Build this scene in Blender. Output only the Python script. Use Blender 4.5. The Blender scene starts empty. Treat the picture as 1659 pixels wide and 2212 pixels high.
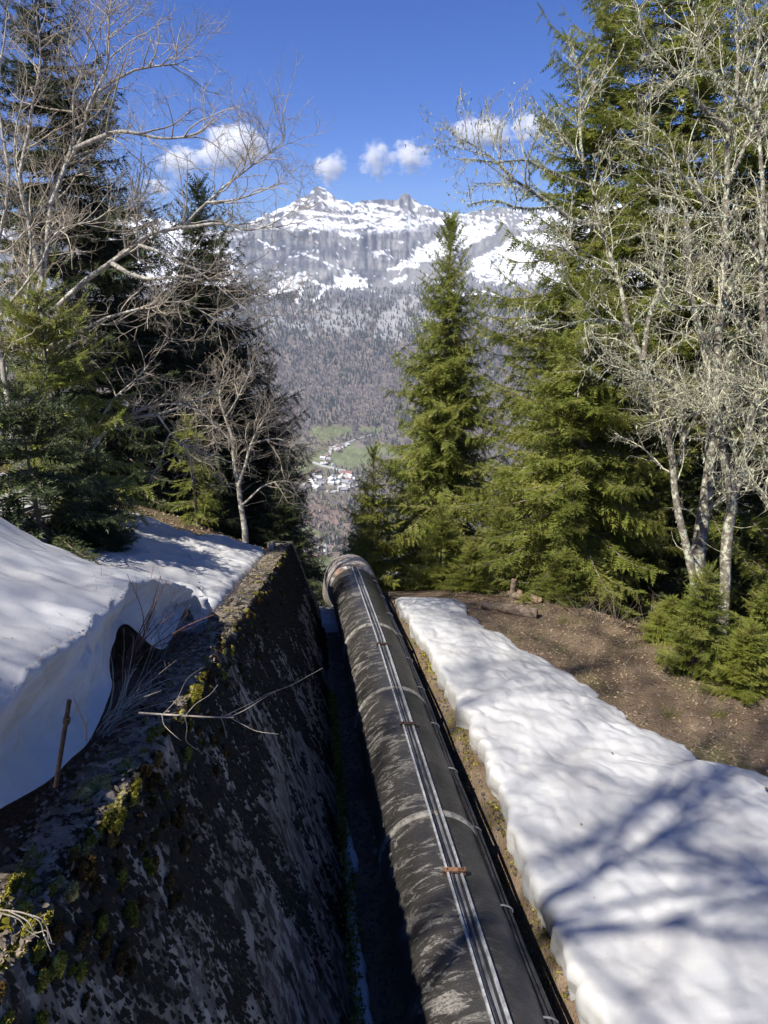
import bpy, math, random
import numpy as np
from math import radians as RAD, sin, cos, tan, pi

SC = bpy.context.scene
COL = SC.collection
rng = np.random.default_rng(7)
random.seed(7)

# ------------------------------------------------------------------ camera, sky, sun, exposure
PITCH = RAD(20.0)
CP, SP = cos(PITCH), sin(PITCH)
cam_d = bpy.data.cameras.new('camera')
cam_d.sensor_fit = 'VERTICAL'; cam_d.sensor_height = 36.0
cam_d.lens = 715 / 1024 * 36.0
cam_d.clip_start = 0.05; cam_d.clip_end = 40000
cam = bpy.data.objects.new('camera', cam_d); COL.objects.link(cam)
cam.rotation_euler = (pi / 2 - PITCH, 0, 0)
SC.camera = cam

SUN_EL = RAD(54.0)
SUN_AZ = RAD(-124.0)                       # clockwise from +Y (the view): behind, to the left
SUN_DIR = np.array([sin(SUN_AZ) * cos(SUN_EL), cos(SUN_AZ) * cos(SUN_EL), sin(SUN_EL)])
world = bpy.data.worlds.new('World'); SC.world = world; world.use_nodes = True
wn = world.node_tree.nodes; wl = world.node_tree.links
bg = wn['Background']; bg.inputs['Strength'].default_value = 0.092
sky = wn.new('ShaderNodeTexSky'); sky.sky_type = 'NISHITA'; sky.sun_disc = False
sky.sun_elevation = SUN_EL; sky.sun_rotation = SUN_AZ
sky.altitude = 1500; sky.air_density = 1.0; sky.dust_density = 0.05; sky.ozone_density = 3.5
tone = wn.new('ShaderNodeMixRGB'); tone.blend_type = 'MULTIPLY'; tone.inputs[0].default_value = 1.0; tone.inputs[2].default_value = (.148, .322, .69, 1)
wl.new(sky.outputs[0], tone.inputs[1]); wl.new(tone.outputs[0], bg.inputs[0])

sun_d = bpy.data.lights.new('sun', 'SUN'); sun_d.energy = 4.3; sun_d.angle = RAD(0.53); sun_d.color = (1.0, 0.95, 0.87)
sun = bpy.data.objects.new('sun', sun_d); COL.objects.link(sun)
sun.rotation_euler = (pi / 2 - SUN_EL, 0, -SUN_AZ + pi)
# a sun lamp shines along its local -Z; aim it from SUN_DIR to the origin
from mathutils import Vector
sun.rotation_euler = Vector(tuple(-SUN_DIR)).to_track_quat('-Z', 'Y').to_euler()

SC.view_settings.view_transform = 'Standard'; SC.view_settings.look = 'None'
SC.view_settings.exposure = 0.92; SC.view_settings.gamma = 1.0
SC.view_settings.use_curve_mapping = False
SC.cycles.use_denoising = True
SC.cycles.max_bounces = 12; SC.cycles.diffuse_bounces = 3; SC.cycles.glossy_bounces = 2
SC.cycles.transmission_bounces = 3; SC.cycles.volume_bounces = 12; SC.cycles.transparent_max_bounces = 4

# ------------------------------------------------------------------ helpers
KPX = 715 / (768 / 1659.0)                # focal length in units of the 1659 px wide survey sheet
def ray(U, V):
    x = (U - 829.5) / KPX; y = (1106 - V) / KPX
    return np.array([x, CP + y * SP, -SP + y * CP])
def P(U, V, t):                            # a point on that line of sight, t metres in front of the lens
    return ray(U, V) * t
def PX(U, V, X):                           # ... where it crosses the plane x = X
    r = ray(U, V); return r * (X / r[0])
def PY(U, V, Y):
    r = ray(U, V); return r * (Y / r[1])
def hit(U, V, f, t0=2.0, t1=60.0):         # ... where it meets the surface z = f(x, y)
    r = ray(U, V); n = 900
    t = np.linspace(t0, t1, n); p = r[None] * t[:, None]
    d = p[:, 2] - f(p[:, 0], p[:, 1])
    k = np.argmax(d < 0)
    return p[k] if d[k] < 0 else p[-1]

def hash2(ix, iy, seed):
    n = (ix.astype(np.int64) * 374761393 + iy.astype(np.int64) * 668265263 + seed * 1442695041) & 0xFFFFFFFF
    n = ((n ^ (n >> 13)) * 1274126177) & 0xFFFFFFFF
    n = (n ^ (n >> 16)) & 0xFFFF
    return n / 65535.0
def vnoise(x, y, seed=0):
    x = np.asarray(x, float); y = np.asarray(y, float)
    x, y = np.broadcast_arrays(x, y)
    ix = np.floor(x); iy = np.floor(y); fx = x - ix; fy = y - iy
    fx = fx * fx * fx * (fx * (fx * 6 - 15) + 10); fy = fy * fy * fy * (fy * (fy * 6 - 15) + 10)
    a = hash2(ix, iy, seed); b = hash2(ix + 1, iy, seed); c = hash2(ix, iy + 1, seed); d = hash2(ix + 1, iy + 1, seed)
    return (a * (1 - fx) + b * fx) * (1 - fy) + (c * (1 - fx) + d * fx) * fy - 0.5
def fbm(x, y, seed=0, o=4, g=0.5):
    s = 0; a = 1.0
    for k in range(o):
        s = s + a * vnoise(np.asarray(x) * 2 ** k + 13.7 * k, np.asarray(y) * 2 ** k + 7.3 * k, seed + k); a *= g
    return s
def sstep(a, b, x):
    t = np.clip((x - a) / (b - a), 0, 1); return t * t * (3 - 2 * t)

class MB:
    """collects triangles and quads, links them as one mesh"""
    def __init__(s): s.v = []; s.q = []; s.t = []; s.n = 0
    def add(s, v, q=None, t=None):
        v = np.asarray(v, np.float32).reshape(-1, 3)
        if q is not None and len(q): s.q.append(np.asarray(q, np.int64).reshape(-1, 4) + s.n)
        if t is not None and len(t): s.t.append(np.asarray(t, np.int64).reshape(-1, 3) + s.n)
        s.v.append(v); s.n += len(v); return s
    def mesh(s, name, mat=None, smooth=True):
        v = np.concatenate(s.v); q = np.concatenate(s.q) if s.q else np.zeros((0, 4), np.int64)
        t = np.concatenate(s.t) if s.t else np.zeros((0, 3), np.int64)
        me = bpy.data.meshes.new(name); me.vertices.add(len(v)); me.vertices.foreach_set('co', v.ravel())
        nl = len(q) * 4 + len(t) * 3
        me.loops.add(nl); me.loops.foreach_set('vertex_index', np.concatenate([q.ravel(), t.ravel()]).astype(np.int32))
        npoly = len(q) + len(t); me.polygons.add(npoly)
        ls = np.concatenate([np.arange(len(q)) * 4, len(q) * 4 + np.arange(len(t)) * 3]).astype(np.int32)
        me.polygons.foreach_set('loop_start', ls)
        me.polygons.foreach_set('use_smooth', np.full(npoly, smooth, bool))
        me.update(calc_edges=True)
        if mat: me.materials.append(mat)
        return me
    def obj(s, name, mat=None, parent=None, smooth=True):
        return link(name, s.mesh(name, mat, smooth), parent)
def link(name, data, parent=None):
    o = bpy.data.objects.new(name, data); COL.objects.link(o)
    if parent: o.parent = parent
    return o
def tag(o, label=None, cat=None, group=None, kind=None):
    if label: o['label'] = label
    if cat: o['category'] = cat
    if group: o['group'] = group
    if kind: o['kind'] = kind
    return o
def empty(name, loc, label=None, cat=None, group=None):
    o = bpy.data.objects.new(name, None); COL.objects.link(o); o.location = tuple(float(c) for c in loc)
    o.empty_display_size = 0.3
    return tag(o, label, cat, group)

def grid_faces(nr, nc, off=0):
    i, j = np.meshgrid(np.arange(nr - 1), np.arange(nc - 1), indexing='ij')
    a = (i * nc + j).ravel()
    return np.stack([a, a + 1, a + nc + 1, a + nc], 1) + off
def norm(v):
    return v / np.maximum(np.linalg.norm(v, axis=-1, keepdims=True), 1e-9)

def tubes(Pt, R, sides=5, seed=1, cap=False):
    """Pt (N,K,3), R (N,K) -> verts, quads for N tapering tubes"""
    N, K, _ = Pt.shape
    T = np.gradient(Pt, axis=1); T = norm(T)
    r0 = np.random.default_rng(seed).normal(size=(N, 1, 3)); r0 = np.broadcast_to(r0, Pt.shape)
    A = norm(np.cross(T, r0)); B = np.cross(T, A)
    # keep frames from flipping along a tube
    for k in range(1, K):
        a = A[:, k - 1] - (A[:, k - 1] * T[:, k]).sum(-1, keepdims=True) * T[:, k]
        A[:, k] = norm(a); B[:, k] = np.cross(T[:, k], A[:, k])
    th = np.arange(sides) * 2 * pi / sides
    V = Pt[:, :, None] + R[:, :, None, None] * (np.cos(th)[None, None, :, None] * A[:, :, None] + np.sin(th)[None, None, :, None] * B[:, :, None])
    n, k, s = np.meshgrid(np.arange(N), np.arange(K - 1), np.arange(sides), indexing='ij')
    s2 = (s + 1) % sides
    b = n * K * sides
    q = np.stack([b + k * sides + s, b + k * sides + s2, b + (k + 1) * sides + s2, b + (k + 1) * sides + s], -1).reshape(-1, 4)
    return V.reshape(-1, 3), q
def resample(pts, K):
    """smooth curve through pts (Catmull-Rom), K points"""
    p = np.asarray(pts, float)
    if len(p) == 2:
        t = np.linspace(0, 1, K)[:, None]; return p[0] * (1 - t) + p[1] * t
    e = np.concatenate([[2 * p[0] - p[1]], p, [2 * p[-1] - p[-2]]])
    d = np.concatenate([[0], np.cumsum(np.linalg.norm(np.diff(p, axis=0), axis=1))])
    s = np.linspace(0, d[-1], K); i = np.clip(np.searchsorted(d, s, side='right') - 1, 0, len(p) - 2)
    t = ((s - d[i]) / np.maximum(d[i + 1] - d[i], 1e-9))[:, None]
    a, b, c, f = e[i], e[i + 1], e[i + 2], e[i + 3]
    return 0.5 * (2 * b + (c - a) * t + (2 * a - 5 * b + 4 * c - f) * t ** 2 + (3 * b - a - 3 * c + f) * t ** 3)
def tube(mb, pts, r, sides=8, K=None, cap=True):
    p = resample(pts, K or max(2, len(pts)))
    R = np.interp(np.linspace(0, 1, len(p)), np.linspace(0, 1, len(np.atleast_1d(r))), np.atleast_1d(r)) if np.ndim(r) else np.full(len(p), r)
    v, q = tubes(p[None], R[None], sides)
    mb.add(v, q)
    if cap:
        for k in (0, len(p) - 1):
            ring = v[k * sides:(k + 1) * sides]; c = ring.mean(0)
            idx = [[0, 1 + (i + 1) % sides, 1 + i] if k == 0 else [0, 1 + i, 1 + (i + 1) % sides] for i in range(sides)]
            mb.add(np.concatenate([[c], ring]), None, idx)
    return mb
def box(mb, c, half, ax=None):
    ax = np.eye(3) if ax is None else np.asarray(ax)
    s = np.array([[x, y, z] for z in (-1, 1) for y in (-1, 1) for x in (-1, 1)], float) * np.asarray(half)
    mb.add(np.asarray(c) + s @ ax, [[0, 2, 3, 1], [4, 5, 7, 6], [0, 1, 5, 4], [2, 6, 7, 3], [0, 4, 6, 2], [1, 3, 7, 5]])

# ------------------------------------------------------------------ materials
class NT:
    def __init__(s, name):
        s.m = bpy.data.materials.new(name); s.m.use_nodes = True; s.t = s.m.node_tree
        s.b = s.t.nodes['Principled BSDF']; s.out = s.t.nodes['Material Output']
        s.b.inputs['Specular IOR Level'].default_value = 0.25
        s._c = None
    def n(s, typ, **kw):
        d = s.t.nodes.new('ShaderNode' + typ)
        for k, v in kw.items():
            if k in d.inputs: s.set(d.inputs[k], v)
            else: setattr(d, k, v)
        return d
    def set(s, sock, v):
        if isinstance(v, bpy.types.NodeSocket): s.t.links.new(v, sock)
        elif isinstance(v, (tuple, list)) and len(v) == 3 and sock.type == 'RGBA': sock.default_value = (*v, 1)
        else: sock.default_value = v
    def co(s, scale=(1, 1, 1), kind='Object', rot=(0, 0, 0)):
        if s._c is None: s._c = s.n('TexCoord')
        mp = s.n('Mapping'); s.set(mp.inputs['Vector'], s._c.outputs[kind]); mp.inputs['Scale'].default_value = scale; mp.inputs['Rotation'].default_value = rot
        return mp.outputs[0]
    def noise(s, scale=5, detail=4, rough=.55, vec=None, dist=0, out=0):
        d = s.n('TexNoise'); d.inputs['Scale'].default_value = scale; d.inputs['Detail'].default_value = detail
        d.inputs['Roughness'].default_value = rough; d.inputs['Distortion'].default_value = dist
        s.set(d.inputs['Vector'], vec if vec is not None else s.co()); return d.outputs[out]
    def vor(s, scale=5, vec=None, feature='F1', out='Distance', rand=1):
        d = s.n('TexVoronoi', feature=feature); d.inputs['Scale'].default_value = scale; d.inputs['Randomness'].default_value = rand
        s.set(d.inputs['Vector'], vec if vec is not None else s.co()); return d.outputs[out]
    def ramp(s, fac, *stops):
        d = s.n('ValToRGB'); e = d.color_ramp.elements
        while len(e) < len(stops): e.new(0.5)
        for k, (p, c) in enumerate(stops):
            e[k].position = p; e[k].color = (*c, 1) if not np.isscalar(c) else (c, c, c, 1)
        s.set(d.inputs[0], fac); return d.outputs[0]
    def mix(s, fac, a, b, blend='MIX'):
        d = s.n('MixRGB', blend_type=blend); s.set(d.inputs[0], fac); s.set(d.inputs[1], a); s.set(d.inputs[2], b); return d.outputs[0]
    def math(s, op, a, b=0.0, clamp=False):
        d = s.n('Math', operation=op, use_clamp=clamp); s.set(d.inputs[0], a); s.set(d.inputs[1], b); return d.outputs[0]
    def attr(s, name, out='Color'):
        return s.n('Attribute', attribute_name=name).outputs[out]
    def geo(s, out): return s.n('NewGeometry').outputs[out]
    def bump(s, h, strength=.5, dist=.02, normal=None):
        d = s.n('Bump'); d.inputs['Strength'].default_value = strength; d.inputs['Distance'].default_value = dist
        s.set(d.inputs['Height'], h)
        if normal is not None: s.set(d.inputs['Normal'], normal)
        s.set(s.b.inputs['Normal'], d.outputs[0]); return d.outputs[0]
    def fin(s, color, rough=.8, spec=None, metal=None):
        s.set(s.b.inputs['Base Color'], color); s.set(s.b.inputs['Roughness'], rough)
        if spec is not None: s.set(s.b.inputs['Specular IOR Level'], spec)
        if metal is not None: s.set(s.b.inputs['Metallic'], metal)
        return s.m

def m_snow():
    m = NT('snow')
    c = m.mix(m.ramp(m.noise(1.1, 4, .6), (.42, 0), (.75, 1)), (.52, .52, .51), (.46, .45, .43))
    dirt = m.ramp(m.noise(60, 4, .75), (.62, 0), (.70, 1))
    c = m.mix(m.math('MULTIPLY', dirt, m.ramp(m.noise(1.6, 4), (.38, .15), (.64, .9))), c, (.27, .22, .17))
    film = m.ramp(m.noise(.8, 6, .7), (.50, 0), (.78, .45)); c = m.mix(film, c, (.46, .44, .40))
    nz = m.n('SeparateXYZ'); m.set(nz.inputs[0], m.geo('Normal')); steep = m.ramp(nz.outputs[2], (.15, 1), (.60, 0))
    lay = m.ramp(m.noise(2.0, 6, .7, m.co((.5, .5, 5.0)), .5), (.46, 0), (.66, .65)); c = m.mix(m.math('MULTIPLY', lay, steep), c, (.36, .33, .28))
    m.bump(m.mix(.5, m.noise(24, 5, .65), m.noise(150, 3, .7)), .30, .022)
    m.b.inputs['Subsurface Weight'].default_value = 0.0
    return m.fin(c, .62, .3)
def m_snow_face():
    return None
def m_needle(name, a, b, c3, trans=.25):
    m = NT(name)
    f = m.geo('Random Per Island')
    c = m.mix(f, a, b)
    c = m.mix(m.ramp(m.noise(1.3, 2, .5), (.5, 0), (.66, .75)), c, c3)
    m.fin(c, .55, .35)
    tr = m.n('BsdfTranslucent'); m.set(tr.inputs['Color'], c)
    mx = m.n('MixShader'); mx.inputs[0].default_value = trans
    m.t.links.new(m.b.outputs[0], mx.inputs[1]); m.t.links.new(tr.outputs[0], mx.inputs[2]); m.t.links.new(mx.outputs[0], m.out.inputs[0])
    return m.m
def m_bark(name, lo, hi, lichen=None, cover=.5, s=1.0):
    m = NT(name)
    c = m.mix(m.ramp(m.noise(16 * s, 5, .65, m.co((1, 1, .35))), (.35, 0), (.65, 1)), lo, hi)
    if lichen:
        l = m.ramp(m.noise(9 * s, 5, .7), (cover - .03, 0), (cover + .05, 1))
        c = m.mix(l, c, m.mix(m.noise(40, 2), lichen, tuple(min(1, k * 1.45) for k in lichen)))
    m.bump(m.noise(30 * s, 4, .7, m.co((1, 1, .3))), .6, .015)
    return m.fin(c, .9, .15)
M = {}
M['snow'] = m_snow()
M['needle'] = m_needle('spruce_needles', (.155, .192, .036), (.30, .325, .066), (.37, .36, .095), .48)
M['needle_shaded'] = m_needle('shaded_needles', (.034, .050, .020), (.078, .098, .034), (.09, .10, .036), .15)  # darkened copy of the needles: the trees' shade is painted into the colour
M['needle_young'] = m_needle('young_spruce_needles', (.20, .235, .038), (.31, .325, .06), (.34, .335, .085), .48)
M['bark_spruce'] = m_bark('spruce_bark', (.10, .078, .06), (.23, .185, .145), (.30, .31, .25), .60)
M['bark_grey'] = m_bark('grey_bark', (.22, .20, .17), (.44, .40, .345), (.50, .50, .42), .55)
M['bark_lichen'] = m_bark('lichened_bark', (.11, .092, .07), (.25, .22, .175), (.42, .43, .32), .53)
M['twig'] = m_bark('twig_bark', (.31, .265, .20), (.54, .475, .37), None)
M['twig_dark'] = m_bark('dark_twig_bark', (.15, .12, .10), (.28, .22, .17), None)
M['twig_fine'] = m_bark('brown_fine_twig', (.24, .205, .155), (.47, .415, .32), None)
M['twig_red'] = m_bark('reddish_twig_bark', (.13, .065, .05), (.27, .15, .11), None)
M['twig_lichen'] = m_bark('lichened_twig', (.30, .26, .185), (.50, .45, .33), (.56, .56, .40), .50, 2)
def m_lichen():
    m = NT('beard_lichen'); f = m.geo('Random Per Island')
    return m.fin(m.mix(f, (.30, .33, .20), (.50, .52, .38)), .9, .1)
M['lichen'] = m_lichen()
def m_ground():
    m = NT('forest_soil')
    n1 = m.noise(2.2, 6, .65); n2 = m.noise(30, 5, .7)
    c = m.mix(n2, (.075, .05, .034), (.24, .175, .115))
    c = m.mix(m.ramp(n1, (.45, 0), (.7, .8)), c, (.27, .20, .135))
    c = m.mix(m.ramp(m.noise(.9, 5, .65), (.50, 0), (.66, .6)), c, (.095, .10, .035)); c = m.mix(m.ramp(m.noise(.55, 5, .65, m.co((1, 1, 1), 'Object', (0, 0, 1))), (.52, 0), (.68, .7)), c, (.055, .038, .027))
    v = m.vor(26)
    m.bump(m.mix(.5, n2, v), .9, .05)
    return m.fin(c, .95, .1)
M['ground'] = m_ground()
def m_leaf(name, a, b):
    m = NT(name); return m.fin(m.mix(m.geo('Random Per Island'), a, b), .75, .25)
M['leaf'] = m_leaf('dead_leaf', (.09, .055, .032), (.38, .28, .18))
M['straw'] = m_leaf('dry_straw', (.18, .15, .09), (.46, .40, .26))
M['leaf_grey'] = m_leaf('grey_dead_leaf', (.06, .047, .034), (.29, .235, .17))
M['moss_dark'] = m_leaf('dark_wall_moss', (.006, .006, .004), (.018, .014, .008))
def m_moss(name, a, b):
    m = NT(name); c = m.mix(m.geo('Random Per Island'), a, b); c = m.mix(m.ramp(m.noise(22, 3), (.4, 0), (.65, .7)), c, a); return m.fin(c, .95, .05)
M['moss'] = m_moss('cushion_moss', (.09, .085, .012), (.42, .37, .06))
M['moss_pale'] = m_moss('pale_moss', (.17, .15, .045), (.56, .50, .19))
M['moss_rust'] = m_moss('rusty_moss', (.035, .022, .008), (.16, .10, .03))
def m_concrete():
    m = NT('old_concrete')
    wv = m.attr('runoff', 'Vector')
    def wco(sc):
        mp = m.n('Mapping'); m.set(mp.inputs['Vector'], wv); mp.inputs['Scale'].default_value = sc; return mp.outputs[0]
    st = m.noise(3.2, 5, .65, wco((1, .2, 1)))
    c = m.ramp(st, (.3, (.13, .104, .078)), (.5, (.235, .195, .15)), (.72, (.44, .385, .305)))
    blot = m.ramp(m.noise(9, 4, .6, wco((1, .5, 1))), (.46, 0), (.53, 1))
    c = m.mix(m.math('MULTIPLY', blot, m.ramp(m.noise(1.4, 3, .5, wco((1, .5, 1))), (.40, 1), (.68, .35))), c, (.010, .009, .006))
    red = m.ramp(m.noise(2.3, 4), (.6, 0), (.75, .6)); c = m.mix(red, c, (.06, .035, .02))
    m.bump(m.mix(.5, blot, m.noise(60, 4, .7)), .7, .03)
    return m.fin(c, .85, .2)
M['concrete'] = m_concrete()
def m_pipe():
    m = NT('bitumen_coating')
    # worn bands run round the barrel (the pipe lies along y)
    w = m.noise(3.0, 8, .72, m.co((.75, 1.9, .75)), .9)
    chip = m.ramp(w, (.51, 0), (.56, 1))
    ptc = m.ramp(m.noise(1.0, 4, .6, m.co((1, .6, 1))), (.42, .06), (.58, 1))
    fine = m.ramp(m.noise(38, 6, .75, m.co((.8, 1.3, .8))), (.40, .12), (.58, 1))
    fac = m.math('MULTIPLY', m.math('MULTIPLY', chip, ptc), fine)
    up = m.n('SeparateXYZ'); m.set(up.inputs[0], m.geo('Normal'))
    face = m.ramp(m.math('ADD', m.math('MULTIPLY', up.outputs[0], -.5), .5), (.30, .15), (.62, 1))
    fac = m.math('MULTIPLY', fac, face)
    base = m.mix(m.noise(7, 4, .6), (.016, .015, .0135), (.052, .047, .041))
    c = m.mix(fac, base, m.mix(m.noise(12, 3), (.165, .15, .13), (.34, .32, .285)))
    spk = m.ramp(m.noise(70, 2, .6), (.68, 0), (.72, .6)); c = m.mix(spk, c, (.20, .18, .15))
    m.bump(m.mix(.35, m.noise(16, 5, .65, m.co((.5, 1.6, .5))), w), .55, .035)
    r = m.math('ADD', m.math('MULTIPLY', fac, .4), m.math('ADD', m.math('MULTIPLY', m.noise(6, 4), .35), .24))
    return m.fin(c, r, .5)
M['pipe'] = m_pipe()
def m_pale_pipe():
    m = NT('pale_weathered_coating')
    c = m.mix(m.ramp(m.noise(5, 6, .7, m.co((.6, 2.0, .6))), (.4, 0), (.62, 1)), (.13, .11, .095), (.50, .47, .43))
    c = m.mix(m.ramp(m.noise(2.2, 3), (.56, 0), (.7, .8)), c, (.27, .15, .09))
    m.bump(m.noise(20, 4), .4, .02); return m.fin(c, .7, .3)
M['pipe_pale'] = m_pale_pipe()
def m_ring():
    m = NT('weathered_band'); c = m.mix(m.ramp(m.noise(9, 5, .7), (.38, 0), (.6, 1)), (.065, .06, .05), (.28, .265, .23))
    c = m.mix(m.ramp(m.noise(4, 3), (.58, 0), (.7, .6)), c, (.13, .13, .05)); m.bump(m.noise(40, 4), .5, .01); return m.fin(c, .7, .3)
M['ring'] = m_ring()
def m_simple(name, a, b, sc=12, rough=.6, spec=.3, metal=None, bmp=.3, mp=(1, 1, 1)):
    m = NT(name); c = m.mix(m.ramp(m.noise(sc, 5, .65, m.co(mp)), (.36, 0), (.64, 1)), a, b)
    m.bump(m.noise(sc * 3, 4, .7, m.co(mp)), bmp, .01); return m.fin(c, rough, spec, metal)
M['galv'] = m_simple('galvanised_steel', (.30, .305, .31), (.62, .625, .62), 14, .42, .5, .35)
M['tray'] = m_simple('dull_tray_steel', (.05, .05, .052), (.22, .22, .225), 5, .5, .4, None, .3, (1, .3, 1))
M['rust'] = m_simple('rusty_steel', (.07, .035, .02), (.22, .12, .07), 18, .85, .2)
M['cable'] = m_simple('black_cable_sheath', (.012, .012, .013), (.035, .035, .037), 9, .38, .5)
M['wood'] = m_simple('weathered_wood', (.12, .085, .06), (.36, .285, .21), 9, .85, .15, None, .8, (1, 1, 1))
M['wood_cut'] = m_simple('broken_wood', (.24, .14, .08), (.47, .33, .22), 14, .85, .15)
M['old_wood'] = m_simple('old_grey_wood', (.045, .035, .028), (.22, .18, .14), 9, .9, .1, None, 1.0, (1, 1, .3))
M['iron'] = m_simple('dark_rusty_iron', (.018, .013, .012), (.07, .045, .035), 30, .8, .25)
M['gravel'] = m_simple('channel_gravel', (.02, .02, .022), (.10, .10, .105), 26, .8, .25, None, 1.0)  # dark grey stones, mottled at random
def m_mountain():
    m = NT('mountain_terrain'); a = m.attr('tint')
    f = m.noise(.035, 5, .7); f2 = m.noise(.012, 4, .6, m.co((1, 1, .25)))
    c = m.mix(.35, a, m.mix(m.ramp(f, (.3, 0), (.7, 1)), (.25, .25, .25), (1, 1, 1)), 'MULTIPLY')
    c = m.mix(.25, c, m.ramp(f2, (.35, .35), (.65, 1.0)), 'MULTIPLY')
    c = m.mix(m.attr('snow', 'Fac'), c, (.76, .77, .79))
    m.bump(f, .5, 12.0)
    return m.fin(c, .95, .05)
M['mountain'] = m_mountain()
M['far_conifer'] = m_leaf('far_conifer_needles', (.016, .024, .015), (.042, .055, .032))
M['far_bare'] = m_leaf('far_bare_twigs', (.17, .14, .12), (.30, .26, .225))
M['far_green'] = m_leaf('far_spring_trees', (.09, .11, .035), (.16, .18, .06))
M['road'] = m_simple('pale_road', (.36, .35, .33), (.46, .45, .43), .2, .9)
M['wall_white'] = m_simple('white_render', (.62, .60, .55), (.75, .73, .68), 1, .9)
M['wall_wood'] = m_simple('dark_timber', (.16, .10, .06), (.26, .17, .11), 1, .9)
M['roof_grey'] = m_simple('grey_roof', (.20, .20, .21), (.34, .34, .35), 1, .8)
M['roof_pale'] = m_simple('pale_metal_roof', (.50, .50, .50), (.68, .68, .68), 1, .6)
M['roof_red'] = m_simple('red_roof', (.20, .095, .075), (.28, .145, .115), 1, .85)
M['roof_brown'] = m_simple('brown_roof', (.15, .09, .07), (.26, .17, .13), 1, .85)
M['window'] = m_simple('window_glass', (.02, .025, .03), (.05, .055, .06), 1, .15, .6)

# ------------------------------------------------------------------ the lie of the land (metres, lens at the origin)
def crestZ(Y):
    Y = np.asarray(Y, float); return -3.98 - .28 * (Y - 6) - .55 * np.maximum(0, Y - 17.6)
def crestX(Y): return -1.81 - .052 * (np.asarray(Y, float) - 6)        # inner edge of the wall's top
CW = .40
def drop(Y): 
    Y = np.asarray(Y, float); w = 1.0
    return -.66 * w * np.log1p(np.exp(np.clip((Y - 19.6) / w, -40, 40)))
def ptop(Y): Y = np.asarray(Y, float); return -6.58 - .158 * (Y - 7)
def axX(Y): Y = np.asarray(Y, float); return .60 - .12 * (Y - 7) - .012 * np.maximum(0, Y - 12) ** 1.2
def floorZ(Y): return ptop(Y) - 1.42 + drop(Y)
def baseX(Y): return -.49 - .113 * (np.asarray(Y, float) - 7.86)
PR = .65
def leftZ(X, Y):
    d = np.maximum(0, crestX(Y) - CW - X)
    back = np.maximum(0, 4 - np.asarray(Y, float))
    return crestZ(np.clip(Y, -30, 17.6)) - .22 + .30 * d + .018 * d ** 1.6 + np.where(np.asarray(Y) > 17.6, -.95 * (np.asarray(Y) - 17.6), 0) - np.clip((np.asarray(Y, float) - 17.45) * 2.4, 0, 1.5) * np.clip((np.asarray(X, float) + 4.2) / 1.0, 0, 1)
def rightZ(X, Y):
    Y = np.asarray(Y, float)
    edge = 7.4 - .0 * Y
    g = ptop(Y) - .62 + .035 * (X - 1.5) + drop(Y)
    # the shelf falls away into the wood beyond the brown verge
    q = (X - 2.6) - (18.6 - Y) * .55
    return g - .30 * np.maximum(0, q - .9)
def groundZ(X, Y):
    X = np.asarray(X, float); Y = np.asarray(Y, float)
    cx = crestX(Y) - .17; bx = baseX(Y) - .17
    zl = leftZ(X, Y); f = floorZ(Y); zr = rightZ(X, Y)
    zt = np.where(Y < 17.6, crestZ(np.minimum(Y, 17.6)) - .32, leftZ(cx, Y))
    wz = zt + (f - zt) * np.clip((X - cx) / (bx - cx), 0, 1)
    a = axX(Y); k = np.clip((X - (a + .70)) / .30, 0, 1)
    rz = f + (zr - f) * k
    z = np.where(X < cx, zl, np.where(X < bx, wz, rz))
    n = fbm(X * .9, Y * .9, 3, 4) * .12
    n = n * np.where((X > cx - .3) & (X < bx + .1), 0.0, 1.0) * np.where((X > bx) & (X < a + .8), .35, 1.0)
    far = np.clip((np.abs(X) + np.abs(Y - 10) - 20) / 20, 0, 1)
    return z + n + far * fbm(X * .12, Y * .12, 9, 3) * 2.0

def build_ground():
    ys = np.concatenate([np.linspace(-60, 1, 30)[:-1], np.arange(1, 24, .16), np.arange(24, 40, .6), np.linspace(40, 110, 40)])
    xo = np.concatenate([np.linspace(-80, -14, 34)[:-1], np.arange(-14, -3.2, .22), np.arange(-3.2, 2.6, .075), np.arange(2.6, 12, .16), np.linspace(12, 80, 40)])
    X, Y = np.meshgrid(xo, ys)
    sh = -.09 * (np.clip(Y, 0, 24) - 8) * np.clip(1 - (np.abs(X) - 4) / 8, 0, 1)
    X = X + sh
    Z = groundZ(X, Y)
    mb = MB(); mb.add(np.stack([X, Y, Z], -1), grid_faces(len(ys), len(xo)))
    o = mb.obj('ground', M['ground']); tag(o, kind='structure')
build_ground()

# ------------------------------------------------------------------ the valley and the mountains beyond
sk = np.array([(-900, 470), (-300, 420), (0, 455), (160, 468), (250, 452), (330, 470), (400, 485), (480, 497), (520, 492), (560, 468), (590, 456), (615, 450), (640, 431), (662, 424), (678, 409), (690, 403), (703, 408), (712, 416),
               (727, 428), (745, 435), (765, 441), (780, 434), (800, 433), (830, 431), (850, 433), (862, 428), (868, 419), (882, 417), (890, 427), (905, 439), (930, 448), (960, 459),
               (985, 464), (1010, 461), (1045, 455), (1075, 447), (1095, 449), (1130, 455), (1160, 451), (1200, 441), (1260, 428), (1330, 440), (1420, 430), (1600, 450), (2000, 420), (2700, 470)], float)
def sky_dir(U, V):
    x = (U - 829.5) / KPX; y = (1106 - V) / KPX
    Yc = CP + y * SP; Zc = -SP + y * CP
    return np.arctan2(x, Yc), Zc / np.hypot(x, Yc)
ska, skt = sky_dir(sk[:, 0], sk[:, 1])
def toUV(az, T):
    d = np.cos(az) * CP - T * SP
    return 829.5 + KPX * np.sin(az) / d, 1106 - KPX * (np.cos(az) * SP + T * CP) / d
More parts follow.
